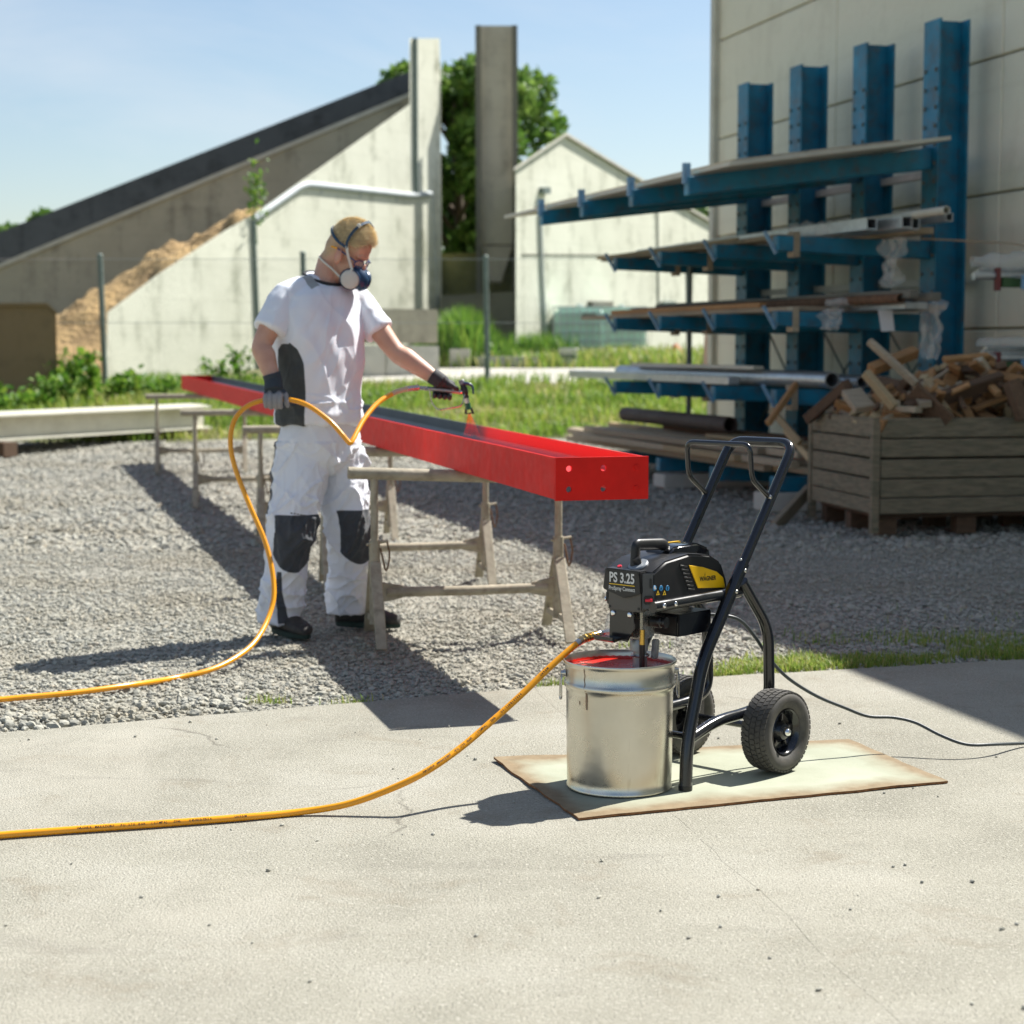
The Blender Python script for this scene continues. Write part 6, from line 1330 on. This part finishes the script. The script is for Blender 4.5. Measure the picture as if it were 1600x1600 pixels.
V = np.stack([base - w_, base + w_, tip], 1).reshape(-1, 3) @ np.array(H3).T + np.array(hc); o = big_mesh('hair_strands', V, np.arange(n * 3).reshape(-1, 3), np.repeat(rg_.uniform(0, 1, n), 3), M['hair'], 'stuff', parent=hair, origin=tuple(ORI[man.name]))
mb = HB(); mb.loft([(Vector((.058, 0, -.070)), Vector((0, .056, 0)), Vector((-.01, 0, .052)), 2.2), (Vector((.078, 0, -.072)), Vector((0, .056, 0)), Vector((-.012, 0, .055)), 2.2), (Vector((.102, 0, -.074)), Vector((0, .048, 0)), Vector((-.012, 0, .050)), 2.2), (Vector((.124, 0, -.078)), Vector((0, .036, 0)), Vector((-.008, 0, .040))), (Vector((.138, 0, -.082)), Vector((0, .022, 0)), Vector((0, 0, .026))), (Vector((.143, 0, -.083)), Vector((0, .010, 0)), Vector((0, 0, .013)))], 24)
mk = mb.build('respirator', M['mask'], man, smooth=60)
mb = HB(); mb.lathe([(0, .012), (.014, .011), (.017, .006), (.017, -.004)], (.128, 0, -.108), Vector((.7, 0, -.6)), 18); mb.build('exhale_valve', M['mask'], mk)
for s in (-1, 1):
    ax = Vector((.30, s, -.10)).normalized(); c = Vector((.090, s * .050, -.088)); mb = HB(); mb.lathe([(.030, -.012), (.044, -.004), (.046, .003), (.046, .010), (.043, .012)], c, ax, 32); mb.build('filter_holder', M['mask'], mk)
    mb = HB(); mb.lathe([(0, .019), (.020, .0185), (.036, .016), (.0405, .012), (.0425, .006)], c, ax, 32); mb.build('filter', M['filter'], mk)
    def ribbon(pts, w, mat, name):
        mb = HB(); P_ = spline(pts, 6); n_ = len(P_)
        vv = []
        for i, p in enumerate(P_):
            tg = (P_[min(i + 1, n_ - 1)] - P_[max(i - 1, 0)]).normalized(); out = Vector((p.x + .005, p.y, (p.z - .02) * .5)).normalized(); sdv = tg.cross(out).normalized(); vv += [p - sdv * w / 2, p + sdv * w / 2, p + sdv * w / 2 + out * .003, p - sdv * w / 2 + out * .003]
        f_ = [[4 * i + k, 4 * i + (k + 1) % 4, 4 * i + 4 + (k + 1) % 4, 4 * i + 4 + k] for i in range(n_ - 1) for k in range(4)] + [[3, 2, 1, 0], [4 * n_ - 4 + k for k in range(4)]]
        mb.add(vv, f_); return mb.build(name, mat, mk, smooth=50)
    ribbon([(.082, s * .062, -.045), (.066, s * .073, -.02), (.046, s * .083, .008), (.030, s * .088, .036)], .011, M['strap'], 'strap')
    ribbon([(.078, s * .060, -.105), (.050, s * .062, -.100), (.000, s * .068, -.085), (-.050, s * .066, -.078), (-.095, s * .040, -.074), (-.108, 0, -.073)], .010, M['strap'], 'neck_strap')
    mb = HB(); mb.box(Vector((.084, s * .064, -.050)), (.014, .010, .024)); mb.build('buckle', M['strap'], mk, bevel=.003)
    ribbon([(.030, s * .088, .030), (.024, s * .090, .062), (.026, s * .078, .105), (.030, s * .045, .140), (.032, 0, .156)], .011, M['navy'], 'head_cradle')
    ribbon([(.034, s * .088, .030), (-.02, s * .088, .036), (-.065, s * .072, .050), (-.098, s * .036, .060), (-.109, 0, .062)], .012, M['navy'], 'head_cradle')
    mb = HB(); mb.ball((.026, s * .089, .128) if False else (.028, s * .060, .132), (.010, .006, .010)); mb.build('slider', M['strap'], mk)
gl = None
for s in (-1, 1):
    mb = HB(); mb.tube(spline([(-.010, s * .083, .006), (.03, s * .080, .002), (.070, s * .071, -.004), (.088, s * .060, -.008)], 5), .0032, 8)
    g_ = mb.build('spectacles', M['blue_frame'], man); gl = gl or g_
    mb = HB(); mb.tube([(-.040, s * .080, .000), (-.008, s * .084, .006)], .0042, 8); mb.build('temple_tip', M['hose'], g_)
    cx, cy, cz = .094, s * .032, -.016; mb = HB(); q = [Vector((cx - .012 * abs(math.cos(t_) * s + 1 if False else math.cos(t_)) * (1 if math.cos(t_) * s > 0 else -.2), cy + .027 * math.cos(t_), cz + .017 * math.sin(t_))) for t_ in np.linspace(0, 2 * math.pi, 25)]
    mb.tube(q, .0026, 6, caps=False); mb.build('rim', M['blue_frame'], g_); mb = HB(); mb.add([Vector((cx, cy, cz))] + q[:-1], [[0, 1 + k, 1 + (k + 1) % 24] for k in range(24)]); mb.build('lens', M['lens'], g_, smooth=180, fixn=False)
# ---- gloves
def hand(mb, G, dx, dy, dz, wrist, fingers, thumb, palm, scale=1.0):
    A3 = Matrix((dx, dy, dz)).transposed()
    pc, pr = palm; mb.ball(G + A3 @ Vector(pc), pr, A3, 16, 10)
    mb.tube([wrist, wrist.lerp(G + A3 @ Vector(pc), .5), G + A3 @ Vector(pc)], [.031, .033, .030], 14)
    for ch_ in fingers: P_ = spline([G + A3 @ Vector(p) for p in ch_], 4); mb.tube(P_, [float(r) for r in np.linspace(.0112, .0088, len(P_))], 10); mb.ball(P_[-1], .0088, None, 8, 6)
    P_ = spline([G + A3 @ Vector(p) for p in thumb], 4); mb.tube(P_, [float(r) for r in np.linspace(.0145, .0105, len(P_))], 10); mb.ball(P_[-1], .0105, None, 8, 6)
X, Y_, Z_ = Vector((1, 0, 0)), Vector((0, 1, 0)), Vector((0, 0, 1))
G = at(428, 625.5, 7.766); mb = MB(); wr = at(427, 594, 7.79)
fing = [[(x, .002, .030 - abs(x) * .12), (x * 1.05, -.022, .022), (x * 1.08, -.031, -.003), (x * 1.05, -.018, -.027 + dz_), (x, .006, -.027 + dz_)] for x, dz_ in ((-.030, .003), (-.0102, -.002), (.0098, -.003), (.029, .0))]
hand(mb, G, X, Y_, Z_, wr, fing, [(.030, .012, .040), (.047, .004, .022), (.052, -.006, -.004), (.058, -.004, -.022)], ((0, .008, .036), (.042, .024, .024)))
mb.tube([at(424, 584, 7.79), wr, at(428, 610, 7.775)], [.0395, .038, .041], 18)
me, co, nr = remeshed(mb, .0032, 3, .5); fattr(me, 'panel', np.clip((G.z + .034) - co[:, 2] + .006 * np.sin(co[:, 0] * 160), -.03, .03)); gv = mesh_obj('glove', me, co, M['glove'], man); gv['label'] = 'navy cuffed glove with grey fingers closed round the hose'
hA, hB = at(652, 605.5, 8.05), at(720, 612.5, 8.06); dx = (hB - hA).normalized(); dy = (Y_ - dx * Y_.dot(dx)).normalized(); dz = dx.cross(dy); G2 = hA.lerp(hB, .60); wr2 = at(680, 589.5, 8.05)
fing = [[(x, .012, .030), (x, .036, .014), (x, .038, -.010), (x, .018, -.030), (x, -.010, -.031), (x, -.022, -.022)] for x in (-.036, -.0135, .009, .031)]
mb = MB(); hand(mb, G2, dx, dy, dz, wr2, fing, [(.018, -.016, .030), (.040, -.020, .020), (.058, -.016, .012)], ((.004, .004, .030), (.046, .027, .022)))
mb.tube([at(674, 586, 8.05), at(690, 597, 8.05)], [.036, .035], 16)
me, co, nr = remeshed(mb, .0032, 3, .5); gv = mesh_obj('glove', me, co, M['dark_glove'], man); gv['label'] = 'dark knit glove gripping the spray gun'

# ------------------------------------------------------------------ spray gun
gun = thing('spray_gun', at(722, 640, 8.05), 'black and steel airless spray gun pointing down at the beam', 'spray gun')
mb = MB(); mb.tube([at(650, 605.8, 8.05), at(668, 606.8, 8.05)], .0085, 8); mb.build('coupling', M['steel'], gun, smooth=20)
mb = MB(); mb.tube([hA.lerp(hB, .15), hB], .0095, 14); mb.build('grip', M['zinc'], gun)
mb = MB(); mb.tube([hB - dx * .005, at(729, 612, 8.06)], .0085, 12); mb.build('neck', M['chrome'], gun)
mb = MB(); mb.tube(spline([at(722, 597, 8.06), at(724, 604, 8.06), at(727, 614, 8.06), at(729, 622, 8.06)], 4), [.012] * 5 + [.015] * 4 + [.012] * 4, 14); bd_ = mb.build('gun_body', M['black_pl'], gun)
mb = MB(); mb.lathe([(0, .010), (.010, .010), (.013, .006), (.013, -.010)], at(721.5, 597, 8.06), (at(721.5, 597, 8.06) - at(724, 606, 8.06)), 14); mb.build('end_knob', M['grey_pl'], bd_)
mb = MB(); P_ = spline([at(724, 599, 8.055), at(733, 600, 8.055), at(738.5, 605, 8.055), at(739.5, 616, 8.055)], 5); mb.tube(P_, [float(r) for r in np.linspace(.0085, .0035, len(P_))], 10); mb.build('hook_lever', M['mask'], bd_)
mb = MB(); mb.tube([at(727.5, 618, 8.06), at(731, 634, 8.06)], .0105, 12); mb.build('nozzle', M['steel'], gun)
mb = MB(); mb.tube([at(730, 630, 8.06), at(732.5, 640, 8.06)], .0125, 12); mb.build('tip_guard', pm('green_tip_holder', (.004, .10, .045), .35), gun)
for s in (-1, 1):
    mb = MB(); mb.bar(at(732, 637, 8.06) + Vector((s * .010, 0, 0)), at(733.5, 647, 8.06) + Vector((s * .017, 0, 0)), .010, .008, (0, 1, 0)); mb.build('guard_wing', M['black_pl'], gun, bevel=.002)
mb = MB(); mb.bar(at(727.5, 646.5, 8.055), at(739.5, 645, 8.055), .008, .005); mb.build('guard_bar', M['black_pl'], gun)
mb = MB(); mb.tube(fillet([at(671, 607.5, 8.04), at(674, 628, 8.04), at(683, 641, 8.04), at(722, 634.5, 8.04), at(726, 616, 8.05)], .02, 5), .0028, 8); mb.build('trigger_guard', M['steel'], gun)
# paint fan
nz = at(733.5, 645.5, 8.06); m, N, L, P = nodes('paint_mist'); P.inputs['Base Color'].default_value = (.75, .03, .02, 1); P.inputs['Roughness'].default_value = .9
tr = N.new('ShaderNodeBsdfTransparent'); mx = N.new('ShaderNodeMixShader'); tc = N.new('ShaderNodeTexCoord'); sx = N.new('ShaderNodeSeparateXYZ'); L.new(tc.outputs['Generated'], sx.inputs[0]); L.new(ramp(N, L, sx.outputs[2], [(.0, (.03,) * 3), (.5, (.16,) * 3), (1, (.42,) * 3)]), mx.inputs[0]); L.new(tr.outputs[0], mx.inputs[1]); L.new(P.outputs[0], mx.inputs[2]); L.new(mx.outputs[0], N['Material Output'].inputs[0])
b0, b1 = at(724.5, 683, 8.10), at(752, 686, 8.16); zc = A0.z + .45 * BH + .02
mb = MB(); n = 16; ringA = []; ringB = []
for k in range(n):
    t_ = 2 * math.pi * k / n; ringA.append(nz + Vector((.004 * math.cos(t_), .004 * math.sin(t_), 0))); ringB.append((b0 + b1) / 2 + (b1 - b0) / 2 * math.cos(t_) + Vector((0, .03 * math.sin(t_), .004)))
mb.add(ringA + ringB, [[k, (k + 1) % n, n + (k + 1) % n, n + k] for k in range(n)]); o = mb.build('paint_mist', m, smooth=180); tag(o, 'faint red fan of paint spraying from the gun tip', 'paint spray', kind='stuff')
